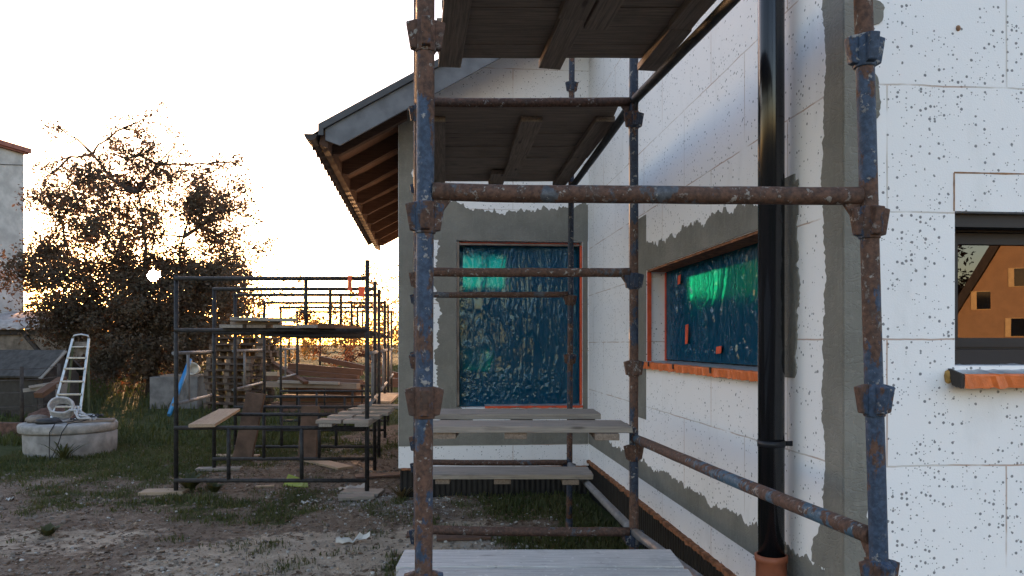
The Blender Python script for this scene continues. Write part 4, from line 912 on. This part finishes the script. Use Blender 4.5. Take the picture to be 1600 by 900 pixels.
P0 = pallet(); pst = []
def dup(o, parent=None, M=None):
    c = o.copy(); COL.objects.link(c)
    if parent is not None: c.parent = parent
    if M is not None: c.matrix_basis = M
    for ch in [x for x in o.children if x != c]: dup(ch, c)
    return c
pb = G((374 - 800) / 1200 * 17.2, 17.2)
nth = ('lowest', 'second', 'third', 'fourth', 'fifth', 'sixth', 'seventh', 'eighth', 'ninth', 'tenth', 'topmost')
for i in range(11):
    q = pb + Vector((U(-.04, .04) - .0 * i, U(-.05, .05), .005 + .1445 * i))
    if i >= 8: q.x += .12; q.y += .02
    Mx = Matrix.Translation(q) @ Matrix.Rotation(-TH - .33 + U(-.06, .06) + (.2 if i >= 8 else 0), 4, 'Z')
    if i == 10: P0.matrix_basis = Mx; c = P0
    else: c = dup(P0, None, Mx)
    c['label'] = ('lowest pallet of the old pallet stack, resting on the grass' if i == 0 else 'topmost pallet of the old pallet stack' if i == 10 else nth[i] + ' pallet counted up from the grass in the old pallet stack')
# lumber heap: beams and boards, each its own thing
k = 0
for (px0, py0, px1, py1, d0, d1, w, t, m, lab) in (
    (452, 572, 566, 582, 17.2, 17.0, .16, .14, WOOD_BROWN, 'long brown beam on top of the lumber heap'),
    (440, 580, 560, 590, 17.0, 16.8, .2, .1, WOOD_BROWN, 'brown beam under the long one in the lumber heap'),
    (420, 590, 565, 597, 16.8, 16.5, .22, .1, WOOD_RED, 'reddish board on the near face of the lumber heap'),
    (418, 600, 560, 603, 16.6, 16.3, .25, .12, WOOD_DARK, 'dark board at the foot of the lumber heap'),
    (424, 566, 478, 598, 17.4, 16.2, .12, .06, WOOD_BROWN, 'brown lath sloping down to the right over the lumber heap'),
    (420, 562, 470, 594, 17.7, 16.4, .09, .05, WOOD_GREY, 'grey lath sloping down behind the brown one'),
    (415, 572, 505, 585, 17.9, 17.6, .2, .1, WOOD_DARK, 'dark thick board in the back of the lumber heap'),
    (435, 596, 530, 599, 16.4, 16.2, .1, .06, WOOD_GREY, 'pale grey lath at the front of the lumber heap'),
    (500, 560, 640, 590, 18.6, 18.2, .16, .12, WOOD_BROWN, 'long beam lying behind the towers towards the wing'),
    (418, 584, 436, 584, 16.5, 16.4, .12, .08, WOOD_FRESH, 'pale beam end sticking out by the pallets'),
    (590, 596, 660, 600, 18.0, 17.8, .4, .2, WOOD_RED, 'reddish plank stack end beyond the wing corner')):
    a, b = LP(px0, py0, d0), LP(px1, py1, d1)
    loose(lab, a, b, w, t, m, name='timber', cat='timber')
for i, (u0, d0, u1, d1, z) in enumerate(((-5.3, 17.1, -3.2, 16.9, .10), (-5.2, 17.5, -3.1, 17.3, .22), (-5.3, 16.8, -3.0, 16.5, .08), (-5.0, 17.4, -3.4, 17.0, .40), (-5.1, 17.2, -3.3, 17.5, .52))):
    a, b = G(u0, d0, z), G(u1, d1, z)
    loose(('bottom', 'second lowest', 'front bottom', 'upper inner', 'uppermost inner')[i] + ' timber inside the lumber heap', a, b, .3, .14, (WOOD_RED, WOOD_BROWN)[i % 2], name='timber', cat='timber')

# ================================================================== LEFT BACKGROUND
def put(px, d): return G((px - 800) / 1200 * d, d)
b0 = put(37, 27.0)
bl_ = thing('rendered_building', 'tall pale weathered building with red brown flashing along its flat roof', 'building', b0)
rt = Matrix.Rotation(-TH - .22, 3, 'Z')
hh = CAMZ + (538 - 238) / 1200 * 27 - b0.z
obj('wall', MB().box(b0 + rt @ Vector((-4, -4.5, hh / 2)), (8, 9, hh), rt), OLDWALL, bl_)
obj('roof_flashing', MB().box(b0 + rt @ Vector((-3.97, -4.5, hh + .07)), (8.3, 9.3, .16), rt).box(b0 + rt @ Vector((-3.97, -4.5, hh - .03)), (8.18, 9.18, .07), rt), REDTRIM, bl_)
obj('cable_clip_line', MB().path([b0 + rt @ Vector((.012, -8 + .8 * i, hh - .9 + .45 * ((i - 5) / 5) ** 2)) for i in range(11)], .012, 6), CABLE, bl_)
s0 = put(55, 24.0)
sh = thing('old_shed', 'weathered board shed with a pale corrugated roof beside the tall building', 'shed', s0)
rt = Matrix.Rotation(-TH - .05, 3, 'Z'); zt = CAMZ + (538 - 512) / 1200 * 24 - s0.z
obj('wall', MB().box(s0 + rt @ Vector((-.6, 1.2, zt / 2 - .05)), (3.9, 2.4, zt - .1), rt), SHEDWOOD, sh)
mb = MB(); vs = []; n = 60
for i in range(n + 1):
    x = -2.9 + 4.5 * i / n; w = .03 * sin(i * 1.6)
    for y, z in ((-.35, zt - .03), (2.6, zt + .62)): vs += [s0 + rt @ Vector((x, y, z + w)), s0 + rt @ Vector((x, y, z + w - .02))]
mb.add(vs, [(i * 4 + a, i * 4 + b, i * 4 + 4 + b, i * 4 + 4 + a) for i in range(n) for a, b in ((0, 2), (2, 3), (3, 1), (1, 0))], True); obj('roof', mb, CORR, sh)
obj('eave_beam', MB().box(s0 + rt @ Vector((-.6, -.08, zt - .14)), (4.1, .12, .16), rt), SHEDDARK, sh)
obj('brace', MB().bar(s0 + rt @ Vector((-.25, -.1, zt - .25)), s0 + rt @ Vector((.45, -.06, zt - 1.05)), .1, .14, up=(0, 1, 0)).bar(s0 + rt @ Vector((1.15, -.1, zt - .2)), s0 + rt @ Vector((1.15, -.1, .0)), .1, .1, up=(0, 1, 0)), SHEDDARK, sh)
obj('board_fence_panel', MB().box(s0 + rt @ Vector((1.75, .3, .62)), (1.2, .05, 1.25), rt), SHEDWOOD, sh)
h0 = put(62, 16.0)
hu = thing('low_hutch', 'low dark animal hutch with a grey felt roof and a small gable end', 'hutch', h0)
rt = Matrix.Rotation(-TH - .28, 3, 'Z'); T = lambda x, y, z: h0 + rt @ Vector((x, y, z))
obj('wall', MB().box(T(-.95, .35, .40), (2.3, .9, .9), rt).prism([T(.203, -.1, .85), T(.203, .8, .85), T(.203, .35, 1.30)], rt @ Vector((-.05, 0, 0))), SHEDDARK, hu)
hu_roof = MB().prism([T(-2.2, -.26, .80), T(-2.2, .35, 1.33), T(-2.2, .35, 1.375), T(-2.2, -.28, .84)], rt @ Vector((2.50, 0, 0))).prism([T(-2.2, .352, 1.33), T(-2.2, .96, .80), T(-2.2, .98, .84), T(-2.2, .352, 1.375)], rt @ Vector((2.50, 0, 0)))
obj('roof', hu_roof, FELT, hu)
obj('verge_board', MB().bar(T(.315, -.28, .79), T(.315, .35, 1.35), .03, .07, up=(1, 0, 0)), WOOD_GREY, hu)
obj('gable_window', MB().box(T(.21, .35, .5), (.014, .32, .5), rt), WOOD_GREY, hu)
obj('run_dark_panel', MB().box(T(-.9, -.103, .42), (1.9, .012, .62), rt), CABLE, hu)  # flat black panel standing in for the shade inside the run
f0 = put(34, 14.6)
fe = thing('wire_fence', 'thin wire fence with a dark post in front of the hutch', 'fence', f0)
mb0 = G((5 - 800) / 1200 * 14.8, 14.8); 
for px, d in ((-60, 14.8), (34, 14.6), (92, 15.6)): q = put(px, d); obj('fence_post', MB().tube(q, q + Vector((0, 0, 1.12)), .035, 8), SHEDDARK, fe)
mb = MB()
for z in (.35, .62, .86, 1.07):
    q = [put(px, d) + Vector((0, 0, z)) for px, d in ((-60, 14.8), (34, 14.6), (92, 15.6))]; mb.path([q[0], q[0].lerp(q[1], .5) - Vector((0, 0, .02)), q[1], q[1].lerp(q[2], .5) - Vector((0, 0, .02)), q[2]], .008, 5)
obj('wire', mb, WIRE, fe)
for i, (p0, p1, w, m, lab) in enumerate((((38, 610, 14.4), (92, 603, 14.5), .12, WOOD_GREY, 'grey pole propped along the fence by the hutch'), ((45, 605, 14.3), (95, 597, 14.6), .08, WOOD_GREY, 'thin grey stick propped above the pole by the hutch'), ((60, 618, 14.0), (98, 592, 14.8), .16, WOOD_BROWN, 'brown log leaning at the end of the hutch'))):
    loose(lab, LP(*p0), LP(*p1), w, w * .6, m, name='leaning_pole', cat='pole')
q = put(82, 14.9); mb = MB().lathe(q + Vector((0, 0, .1)), [(.001, .24), (.20, .20), (.40, .05), (.52, -.2)], 20)
for i, v in enumerate(mb.v): mb.v[i] = v + Vector((.16 * fb(v.x * 2, v.y * 2, v.z * 2), .1 * fb(v.x * 3, v.y, 5), .12 * fb(v.x * 3, v.y * 3, 1)))
o = obj('soil_heap', mb, BRICK, loc=q); tag(o, 'brown heap of soil beside the hutch', 'heap')
q0, q1 = G(-9.6, 13.4), G(-7.65, 13.2)
o = obj('brick_edging', MB().bar(q0 + Vector((0, 0, .10)), q1 + Vector((0, 0, .10)), .14, .24), BRICK, loc=q0, bevel=.01); tag(o, 'low dark brick edging in the grass left of the well', 'edging')

# ================================================================== TREES AND SHRUBS
def leaves(mb, c, rad, n, size, flat=1.0, rnd=random):
    for _ in range(n):
        while True:
            d = Vector((rnd.gauss(0, .5), rnd.gauss(0, .5), rnd.gauss(0, .5 * flat)))
            if d.length < 1.5: break
        p = c + d * rad; s = size * rnd.uniform(.6, 1.35)
        a = Vector((rnd.gauss(0, 1), rnd.gauss(0, 1), rnd.gauss(-.3, .8))).normalized(); b = a.cross(Vector((rnd.gauss(0, 1), rnd.gauss(0, 1), rnd.gauss(0, 1)))).normalized(); nn = a.cross(b)
        o = len(mb.v)
        mb.v += [p, p + a * s * .5 + b * s * .24 + nn * s * .05, p + a * s, p + a * s * .5 - b * s * .24 + nn * s * .05]
        mb.f.append([o, o + 1, o + 2, o + 3]); mb.sm.append(False)
def limb(mb, p0, p1, r0, r1, bend=.12, n=6, seg=7):
    p0, p1 = Vector(p0), Vector(p1); L = (p1 - p0).length; sd = R() * 50
    pts = [p0.lerp(p1, i / n) + Vector((fb(sd, i * .4), fb(sd + 7, i * .4), fb(sd + 3, i * .4) + .5 * sin(pi * i / n) * .5)) * L * bend * sin(pi * i / n) for i in range(n + 1)]
    mb.path(pts, [r0 + (r1 - r0) * (i / n) ** .8 for i in range(n + 1)], seg, caps=False); return pts
def tree(name, label, cat, base, clumps, trunk, mat, lsize, group=None, twigs=3, keep=None, tr=.14, fork=None, bark=BARK):
    """clumps: (point, radius, number of leaves). Limbs grow from the trunk to every clump."""
    t = thing(name, label, cat, base, group); tb = MB(); cr = MB(); base = Vector(base)
    stems = [limb(tb, base - Vector((0, 0, .1)), trunk[0], tr * 1.25, tr * .75, .05, 8, 10)]
    for q in trunk[1:]: stems.append(limb(tb, stems[0][-1], q, tr * .55, tr * .16, .08, 8, 8))
    nodes = [p for s in stems for p in s[3:]]
    for c, r, n in clumps:
        c = Vector(c); near = sorted(nodes, key=lambda q: (q - c).length + (1.2 if q.z > c.z + .3 else 0))[0]
        L = (c - near).length; pts = limb(tb, near, c, min(tr * .4, .018 + .014 * L), .008, .14, 6, 6)
        ends = [c]
        for k in range(twigs):
            e = c + Vector((random.gauss(0, .6), random.gauss(0, .6), random.gauss(.15, .5))) * r; limb(tb, pts[3 + k % 3], e, .010, .003, .15, 4, 4); ends.append(e)
        nodes.append(pts[3])
        m = len(ends)
        for e in ends:
            leaves(cr, e, r * .62, int(n / m * .75), lsize, .9)
        leaves(cr, c, r * 1.25, int(n * .25), lsize, .9)
    if keep is not None:
        kf = [f for f in cr.f if keep(cr.v[f[0]])]; cr.f = kf; cr.sm = [False] * len(kf)
        used = sorted({i for f in kf for i in f}); mp = {o: i for i, o in enumerate(used)}
        cr.v = [cr.v[i] for i in used]; cr.f = [[mp[i] for i in f] for f in cr.f]
    obj('trunk', tb, bark, t); obj('crown', cr, mat, t)
    return t
SUN_AZ = -25.0 + 5.2       # from the house's depth axis, towards -x
SUN_EL = 4.66
SD = Vector((sin(radians(SUN_AZ)) * cos(radians(SUN_EL)), cos(radians(SUN_AZ)) * cos(radians(SUN_EL)), sin(radians(SUN_EL))))
def gap(p):
    """the small hole in the crown that the low sun shines through"""
    v = p - Vector((0, 0, CAMZ)); a = v.angle(SD); return a > radians(.45) + radians(.2) * fb(p.x * 3, p.z * 3, 2)
TD = 20.0
cl = []
def C(px, py, r, n, dd=None): cl.append((LP(px, py, TD + (U(-1.6, 1.6) if dd is None else dd)), r, int(n * (2.6 if n < 60 else 4.2 if py < 330 else 4.0))))
# sparse top sprays
for px, py in ((78, 208), (92, 200), (182, 198), (215, 188), (232, 205), (280, 212), (186, 235), (246, 225), (150, 250), (120, 262), (285, 240), (245, 180)): C(px, py, .28, 32)
for px, py in ((65, 262), (330, 270), (352, 262), (372, 255), (385, 300), (395, 340), (380, 325), (52, 300), (340, 300)): C(px, py, .28, 38)
for px, py in ((100, 262), (110, 290), (140, 275), (165, 265), (205, 255), (225, 240), (250, 260), (265, 285), (310, 285), (320, 310), (75, 320)): C(px, py, .42, 120)
for px, py in ((90, 310), (125, 318), (160, 300), (195, 285), (215, 300), (235, 330), (195, 330), (155, 345), (120, 350), (85, 365), (70, 400), (50, 410), (100, 395), (135, 385), (170, 380), (205, 365), (240, 370), (300, 320), (335, 330), (350, 310), (345, 370), (320, 350), (365, 375), (365, 400), (300, 345)): C(px, py, .52, 210)
for px, py in ((40, 430), (65, 445), (95, 430), (130, 425), (165, 420), (200, 410), (90, 470), (120, 465), (150, 455), (185, 450), (215, 450), (270, 425), (285, 450), (300, 420), (325, 430), (350, 420), (375, 425), (340, 450), (365, 460)): C(px, py, .55, 260)
for px, py in ((80, 500), (110, 500), (140, 490), (170, 485), (200, 480), (230, 470), (260, 470), (290, 480), (320, 470), (350, 480), (100, 525), (150, 520), (185, 515), (215, 510), (245, 505), (275, 510), (305, 510), (335, 505), (165, 550), (200, 545), (230, 540), (262, 540), (295, 540), (325, 535), (180, 575), (215, 570), (255, 560), (290, 565)): C(px, py, .58, 330)
for px, py in ((222, 420), (258, 440), (240, 452), (236, 405), (262, 418), (218, 440), (205, 430), (275, 440)): C(px, py, .36, 120, -.6)
random.seed(21)
tb_ = put(238, 20.0)
tree('fruit_tree', 'large dark autumn tree with the low sun shining through its crown', 'tree', tb_, cl, [LP(238, 545, 20), LP(198, 420, 20.2), LP(215, 300, 20), LP(272, 455, 19.6), LP(287, 370, 19.3), LP(135, 440, 20.6), LP(310, 450, 20.6)], LEAF_MAIN, .098, keep=gap, tr=.15)
def bush(name, label, cat, px, d, w, h, n, mat, lsize, group=None, k=12, sparse=False, z0=0.12, tr=.05):
    base = put(px, d); cs = []
    for i in range(k):
        a = U(0, 2 * pi); q = sqrt(R()); f = (z0 + (1 - z0) * R()); env = sqrt(max(.05, 1 - abs(2 * f - .9) ** 2.2))
        c = base + Vector((cos(a) * q * w / 2 * env, sin(a) * q * w / 2 * env, h * f)); cs.append((c, (.30 if sparse else .42) * min(w, h) * U(.45, .75), n // k))
    return tree(name, label, cat, base, cs, [base + Vector((0, 0, h * .35)), base + Vector((U(-.1, .1) * w, 0, h * .7))], mat, lsize, group, 2, None, tr)
BT = 'trees and shrubs behind the yard'
bush('shrub', 'golden backlit shrub between the shed and the dark tree', 'shrub', 45, 30, 3.4, 4.6, 1500, LEAF_GOLD, .14, BT, 14)
bush('shrub', 'golden bush low behind the step ladder', 'shrub', 112, 27, 3.2, 3.2, 1300, LEAF_GOLD, .14, BT, 14)
bush('shrub', 'dark russet bush under the left of the dark tree', 'shrub', 165, 23, 3.4, 2.2, 2600, LEAF_RED, .12, BT, 16)
bush('shrub', 'dark green bush under the tree behind its trunk', 'shrub', 225, 25, 4.2, 2.6, 3000, LEAF_GREEN, .13, BT, 16)
bush('shrub', 'dense dark bush right of the tree trunk', 'shrub', 305, 24.5, 4.0, 2.8, 3200, LEAF_GREEN, .13, BT, 18)
bush('shrub', 'olive bush between the dark tree and the pallets', 'shrub', 372, 26, 3.2, 2.6, 2200, LEAF_GREEN, .13, BT, 14)
bush('shrub', 'golden shrub behind the pallet stack', 'shrub', 400, 30, 2.6, 2.8, 1300, LEAF_GOLD, .13, BT, 12)
bush('bare_tree', 'thin nearly leafless tree beyond the far scaffold tower', 'tree', 466, 36, 2.2, 4.2, 420, LEAF_RED, .13, BT, 16, True, .3)
bush('shrub', 'wide golden shrub in the field seen through the towers', 'shrub', 540, 44, 5.2, 2.6, 1800, LEAF_GOLD, .17, BT, 14)
bush('shrub', 'brown bramble at the edge of the field below the golden shrub', 'shrub', 548, 30, 3.2, .9, 1600, LEAF_RED, .1, BT, 14)
bush('shrub', 'olive shrub in the field left of the golden one', 'shrub', 490, 50, 4.5, 2.6, 1300, LEAF_GOLD, .18, BT, 12)
bush('shrub', 'golden shrub close to the wing corner behind the towers', 'shrub', 605, 34, 2.6, 2.2, 1200, LEAF_GOLD, .13, BT, 12)
bush('bare_tree', 'thin tree with few leaves seen just left of the wing corner', 'tree', 600, 26, 2.3, 4.0, 900, LEAF_RED, .10, BT, 20, True, .35)
for i in range(34):       # far tree line
    px = -260 + i * 56 + U(-18, 18); d = U(85, 150)
    if 215 < px < 265: d = 150
    w_, h_ = U(7, 13), U(3.8, 7.0)
    if 195 < px < 285: h_ = 4.0
    bush('far_tree', 'hazy distant tree in the tree line across the field', 'tree', px, d, w_, h_, 700, LEAF_RED if i % 3 else LEAF_GOLD, .6, 'tree line across the field', 10, z0=.05, tr=.2)
# posts of a field fence
ff = thing('field_fence', 'wire fence on thin posts across the far field', 'fence', put(470, 33))
mbw = MB(); qs = []
for i, px in enumerate((400, 452, 500, 585, 640)):
    q = put(px, 33 - 2 * i * .6); obj('fence_post', MB().tube(q, q + Vector((0, 0, 1.35 if px != 585 else 1.5)), .045, 8), SHEDDARK, ff); qs.append(q)
for z in (.5, .9, 1.25): mbw.path([q + Vector((0, 0, z)) for q in qs], .009, 5)
obj('wire', mbw, WIRE, ff)

# neighbour house reflected in the front window, behind the photographer
N0 = Vector((29.2, -36.2, 0)); ta, nn = Vector((.80, .60, 0)), Vector((-.60, .80, 0)); N0.z = gz(N0.x, N0.y)
nh = thing('neighbour_house', 'ochre rendered house with a steep gable roof across the yard', 'house', N0)
NP = lambda a, z, o=0.0: N0 + ta * a + nn * o + Vector((0, 0, z))
gab = [(0.2, -.4), (0.2, 2.6), (5.6, 12.2), (11.0, 2.6), (11.0, -.4)]
obj('wall', MB().prism([NP(a, z, 0) for a, z in gab], nn * -12), N_WALL, nh)
for a0, z0, a1, z1 in ((-.55, 1.35, 5.6, 12.35), (11.75, 1.35, 5.6, 12.35)):
    obj('roof', MB().prism([NP(a0, z0, .7), NP(a1, z1, .7), NP(a1, z1 + .85, .7), NP(a0, z0 + .85, .7)], nn * -13.4), TILE, nh)
for a, z in ((3.55, 5.35), (1.75, 4.1), (3.4, 2.55), (5.9, 2.55), (6.0, 5.4), (8.2, 4.1)):
    w = obj('window', MB().box(NP(a, z, .02), (.95, .1, 1.05), Matrix((ta, nn, Vector((0, 0, 1)))).transposed()), N_JAMB, nh)
    obj('pane', MB().box(NP(a + .14, z, .06), (.66, .06, .98), Matrix((ta, nn, Vector((0, 0, 1)))).transposed()), GLASS_FAR, w)  # pane set off centre so the painted sunlit jamb shows on one side
random.seed(5)
def bush_at(name, label, cat, base, w, h, n, mat, ls, k, tr=.12):
    cs = []
    for i in range(k):
        a = U(0, 2 * pi); q = sqrt(R()); f = .12 + .88 * R(); env = sqrt(max(.05, 1 - abs(2 * f - .9) ** 2.2))
        cs.append((Vector(base) + Vector((cos(a) * q * w / 2 * env, sin(a) * q * w / 2 * env, h * f)), .3 * w * U(.45, .75), n // k))
    return tree(name, label, cat, base, cs, [Vector(base) + Vector((0, 0, h * .35)), Vector(base) + Vector((.2, 0, h * .7))], mat, ls, None, 2, None, tr)
bush_at('garden_tree', 'russet tree beside the ochre house across the yard', 'tree', N0 + ta * -2.2 - nn * 9, 6.5, 13, 9000, LEAF_RED, .3, 34)
bush_at('garden_tree', 'dull green tree behind the russet one across the yard', 'tree', N0 + ta * -5.5 - nn * 15, 12.0, 17, 9000, LEAF_RED, .42, 34)

# ================================================================== GRASS, LITTER
random.seed(11)
def blades(n, umin, umax, dmin, dmax, hmin, hmax, thr, mat, name, label_kind='stuff', dens=turf, tuft=1):
    mb = MB(); c = 0; tries = 0
    while c < n and tries < n * 12:
        tries += 1
        d = dmin + (dmax - dmin) * R() ** 1.4; u = umin + (umax - umin) * R()
        px = 800 + 1200 * u / d
        if px < -80 or px > 1240: continue
        p = UD(u, d)
        if p.x > GX - .02 and p.y > GY - .05: continue
        if p.x > HX - .1: continue
        g = dens(p.x, p.y) + .25 * fb(p.x * 3.3, p.y * 3.3, 6)
        if g < thr + R() * .45: continue
        for _ in range(tuft):
            q = p + Vector((random.gauss(0, .035), random.gauss(0, .035), 0)); q.z = gzb(q.x, q.y) - .006
            h = U(hmin, hmax) * (.5 + .8 * min(1, g)); a = U(0, 2 * pi); dx = Vector((cos(a), sin(a), 0)); w = h * .055 + .0015; ln = U(.1, .75) * h
            b = Vector((-sin(a), cos(a), 0)); o = len(mb.v)
            mb.v += [q - b * w, q + b * w, q + b * w * .7 + dx * ln * .35 + Vector((0, 0, h * .6)), q - b * w * .7 + dx * ln * .35 + Vector((0, 0, h * .6)), q + dx * ln + Vector((0, 0, h * .92))]
            mb.f += [[o, o + 1, o + 2, o + 3], [o + 3, o + 2, o + 4]]; mb.sm += [True, True]; c += 1
    return obj(name, mb, mat, kind='stuff')
blades(60000, -7.2, .95, 4.6, 14, .02, .07, .30, GRASS, 'yard_grass', tuft=5)
blades(9000, -7.2, .9, 4.6, 12, .015, .06, .22, GRASS_DRY, 'dry_grass', tuft=4)
blades(26000, -16, 0.0, 12, 34, .05, .15, .3, GRASS, 'field_grass', tuft=4)
blades(1500, .0, .95, 3.3, 7.9, .015, .06, .45, GRASS, 'wall_foot_grass', tuft=5)
def weed(label, u, d, n, h, w, mat=LEAF_GREEN):
    p = G(u, d); p.z = gzb(p.x, p.y); mb = MB()
    for i in range(n):
        a = U(0, 2 * pi); dx = Vector((cos(a), sin(a), 0)); b = Vector((-sin(a), cos(a), 0)); L = h * U(.6, 1.15); s = U(.35, 1.0); q = p + dx * U(0, .03); o = len(mb.v)
        for t in (0, .35, .7, 1.0):
            c = q + dx * (s * L * t) + Vector((0, 0, L * (t - .45 * t * t) * 1.1)); ww = w * (.4 + 1.4 * t * (1 - t) * 2) * (1 - .96 * (t == 1.0)); mb.v += [c - b * ww, c + b * ww]
        mb.f += [[o, o + 1, o + 3, o + 2], [o + 2, o + 3, o + 5, o + 4], [o + 4, o + 5, o + 7, o + 6]]; mb.sm += [True] * 3
    o = obj('weed', mb, mat, loc=p); return tag(o, label, 'plant')
weed('spiky weed growing against the front of the well', -6.16, 10.55, 34, .36, .012)
weed('leafy weed at the left front leg of the nearest tower', -3.50, 8.35, 36, .26, .022)
weed('low weed patch right of the board pad at the tower leg', -3.20, 8.25, 26, .15, .022)
weed('green weed by the membrane under the wall scaffold', .50, 5.15, 22, .16, .02)
weed('broad tuft on the dirt at the lower left', -3.9, 6.45, 40, .12, .014)
weed('small tuft on the sandy soil near the torn strip', -1.35, 6.25, 30, .06, .010, GRASS_DRY)
weed('brown dry tuft beside the wing corner', -1.15, 8.0, 40, .2, .008, GRASS_DRY)
def litter(n, name, mats, smin, smax, flat, f):
    mb = MB(); c = 0; tr = 0
    while c < n and tr < n * 12:
        tr += 1; d = 4.7 + 8.5 * R() ** 1.5; u = -6.2 + 6.9 * R(); px = 800 + 1200 * u / d
        if px < -40 or px > 1150: continue
        p = UD(u, d)
        if p.x > GX - .02 and p.y > GY - .05 or p.x > HX - .08 or R() > f(p.x, p.y): continue
        p.z = gzb(p.x, p.y); s = smin + (smax - smin) * R() ** 3; k = 5; a0 = U(0, 6)
        tl_ = Matrix.Rotation(U(-.6, .6), 3, 'X') @ Matrix.Rotation(U(-.6, .6), 3, 'Y'); o = len(mb.v)
        for zq, sc2 in ((-.15, 1), (flat, .75)):
            mb.v += [p + tl_ @ Vector((cos(a0 + 2 * pi * i / k) * s * sc2 * U(.55, 1.1), sin(a0 + 2 * pi * i / k) * s * sc2 * U(.4, .9), zq * s + .2 * s)) for i in range(k)]
        mb.f += [[o + k + i for i in range(k)]] + [[o + i, o + (i + 1) % k, o + k + (i + 1) % k, o + k + i] for i in range(k)]; mb.sm += [False] * (k + 1); c += 1
    return obj(name, mb, mats, kind='stuff')
STONE = simple('pale_rubble', (.34, .325, .30), .9, .4, 30, .4)
DLEAF = simple('fallen_leaf', (.115, .075, .05), .85, .5, 30, .3)
litter(1900, 'rubble_chips', STONE, .004, .022, .5, lambda x, y: .05 + dust(x, y))
litter(9000, 'fallen_leaves', DLEAF, .010, .036, .12, lambda x, y: .75 - .6 * sand(x, y))
PALELEAF = simple('dry_pale_leaf', (.24, .18, .125), .85, .4, 30, .3)
litter(2600, 'dry_leaves', PALELEAF, .008, .030, .12, lambda x, y: max(0, .25 + .8 * fb(x * .8, y * .8, 12)))
litter(2400, 'soil_crumbs', SACK, .008, .03, .6, lambda x, y: .8)
litter(130, 'plaster_crumbs', PAPER, .006, .024, .3, lambda x, y: .06 + dust(x, y))

# ================================================================== LIGHT
w = bpy.data.worlds.new('World'); sc.world = w; w.use_nodes = True; nt = w.node_tree; n = nt.nodes; l = nt.links
bg = n['Background']; sky = n.new('ShaderNodeTexSky'); sky.sky_type = 'NISHITA'; sky.sun_disc = False
sky.sun_elevation = radians(SUN_EL); sky.sun_rotation = radians(SUN_AZ); sky.altitude = 120; sky.air_density = 1.0; sky.dust_density = 1.0; sky.ozone_density = 1.7
tc = n.new('ShaderNodeTexCoord'); dt = n.new('ShaderNodeVectorMath'); dt.operation = 'DOT_PRODUCT'; nm_ = n.new('ShaderNodeVectorMath'); nm_.operation = 'NORMALIZE'
l.new(tc.outputs['Generated'], nm_.inputs[0]); l.new(nm_.outputs[0], dt.inputs[0]); dt.inputs[1].default_value = SD
def wmath(op, a, b):
    x = n.new('ShaderNodeMath'); x.operation = op
    for i, v in enumerate((a, b)):
        if isinstance(v, bpy.types.NodeSocket): l.new(v, x.inputs[i])
        else: x.inputs[i].default_value = v
    return x.outputs[0]
cosv = wmath('MINIMUM', wmath('MAXIMUM', dt.outputs['Value'], -1.0), 1.0); ang = wmath('ARCCOSINE', cosv, 0.0)
def glow(width, amt): return wmath('MULTIPLY', wmath('EXPONENT', wmath('MULTIPLY', wmath('POWER', wmath('DIVIDE', ang, radians(width)), 2.0), -1.0), 0.0), amt)
disc = wmath('MULTIPLY', wmath('LESS_THAN', ang, radians(.42)), SUN_DISC)
prev = sky.outputs[0]
for f, c in ((glow(7.0, GLOW_A), (1.0, .62, .30)), (glow(1.3, GLOW_B), (1.0, .58, .22)), (disc, (1.0, .86, .62))):
    mx = n.new('ShaderNodeMix'); mx.data_type = 'RGBA'; mx.blend_type = 'ADD'; mx.inputs[0].default_value = 1.0
    cm = n.new('ShaderNodeMix'); cm.data_type = 'RGBA'; cm.blend_type = 'MULTIPLY'; cm.inputs[0].default_value = 1.0
    cb = n.new('ShaderNodeCombineColor'); 
    for i in range(3): l.new(f, cb.inputs[i])
    l.new(cb.outputs[0], cm.inputs[6]); cm.inputs[7].default_value = (*c, 1); l.new(prev, mx.inputs[6]); l.new(cm.outputs[2], mx.inputs[7]); prev = mx.outputs[2]
tint = n.new('ShaderNodeMix'); tint.data_type = 'RGBA'; tint.blend_type = 'MULTIPLY'; tint.inputs[0].default_value = 1.0
l.new(prev, tint.inputs[6]); tint.inputs[7].default_value = (1.24, 0.99, 0.965, 1); prev = tint.outputs[2]
l.new(prev, bg.inputs[0]); bg.inputs[1].default_value = SKY_STR
sun = bpy.data.objects.new('sun', bpy.data.lights.new('sun', 'SUN')); COL.objects.link(sun)
sun.data.energy = SUN_STR; sun.data.angle = radians(.53); sun.data.color = (1.0, .55, .26)
sun.rotation_euler = SD.to_track_quat('Z', 'Y').to_euler()
sc.view_settings.view_transform = 'Standard'; sc.view_settings.look = 'None'; sc.view_settings.exposure = EXPOSURE; sc.view_settings.gamma = 1.0; sc.view_settings.use_curve_mapping = False
sc.render.engine = 'CYCLES'
sc.cycles.max_bounces = 8; sc.cycles.transparent_max_bounces = 12; sc.cycles.use_denoising = True; sc.cycles.sample_clamp_indirect = 6.0
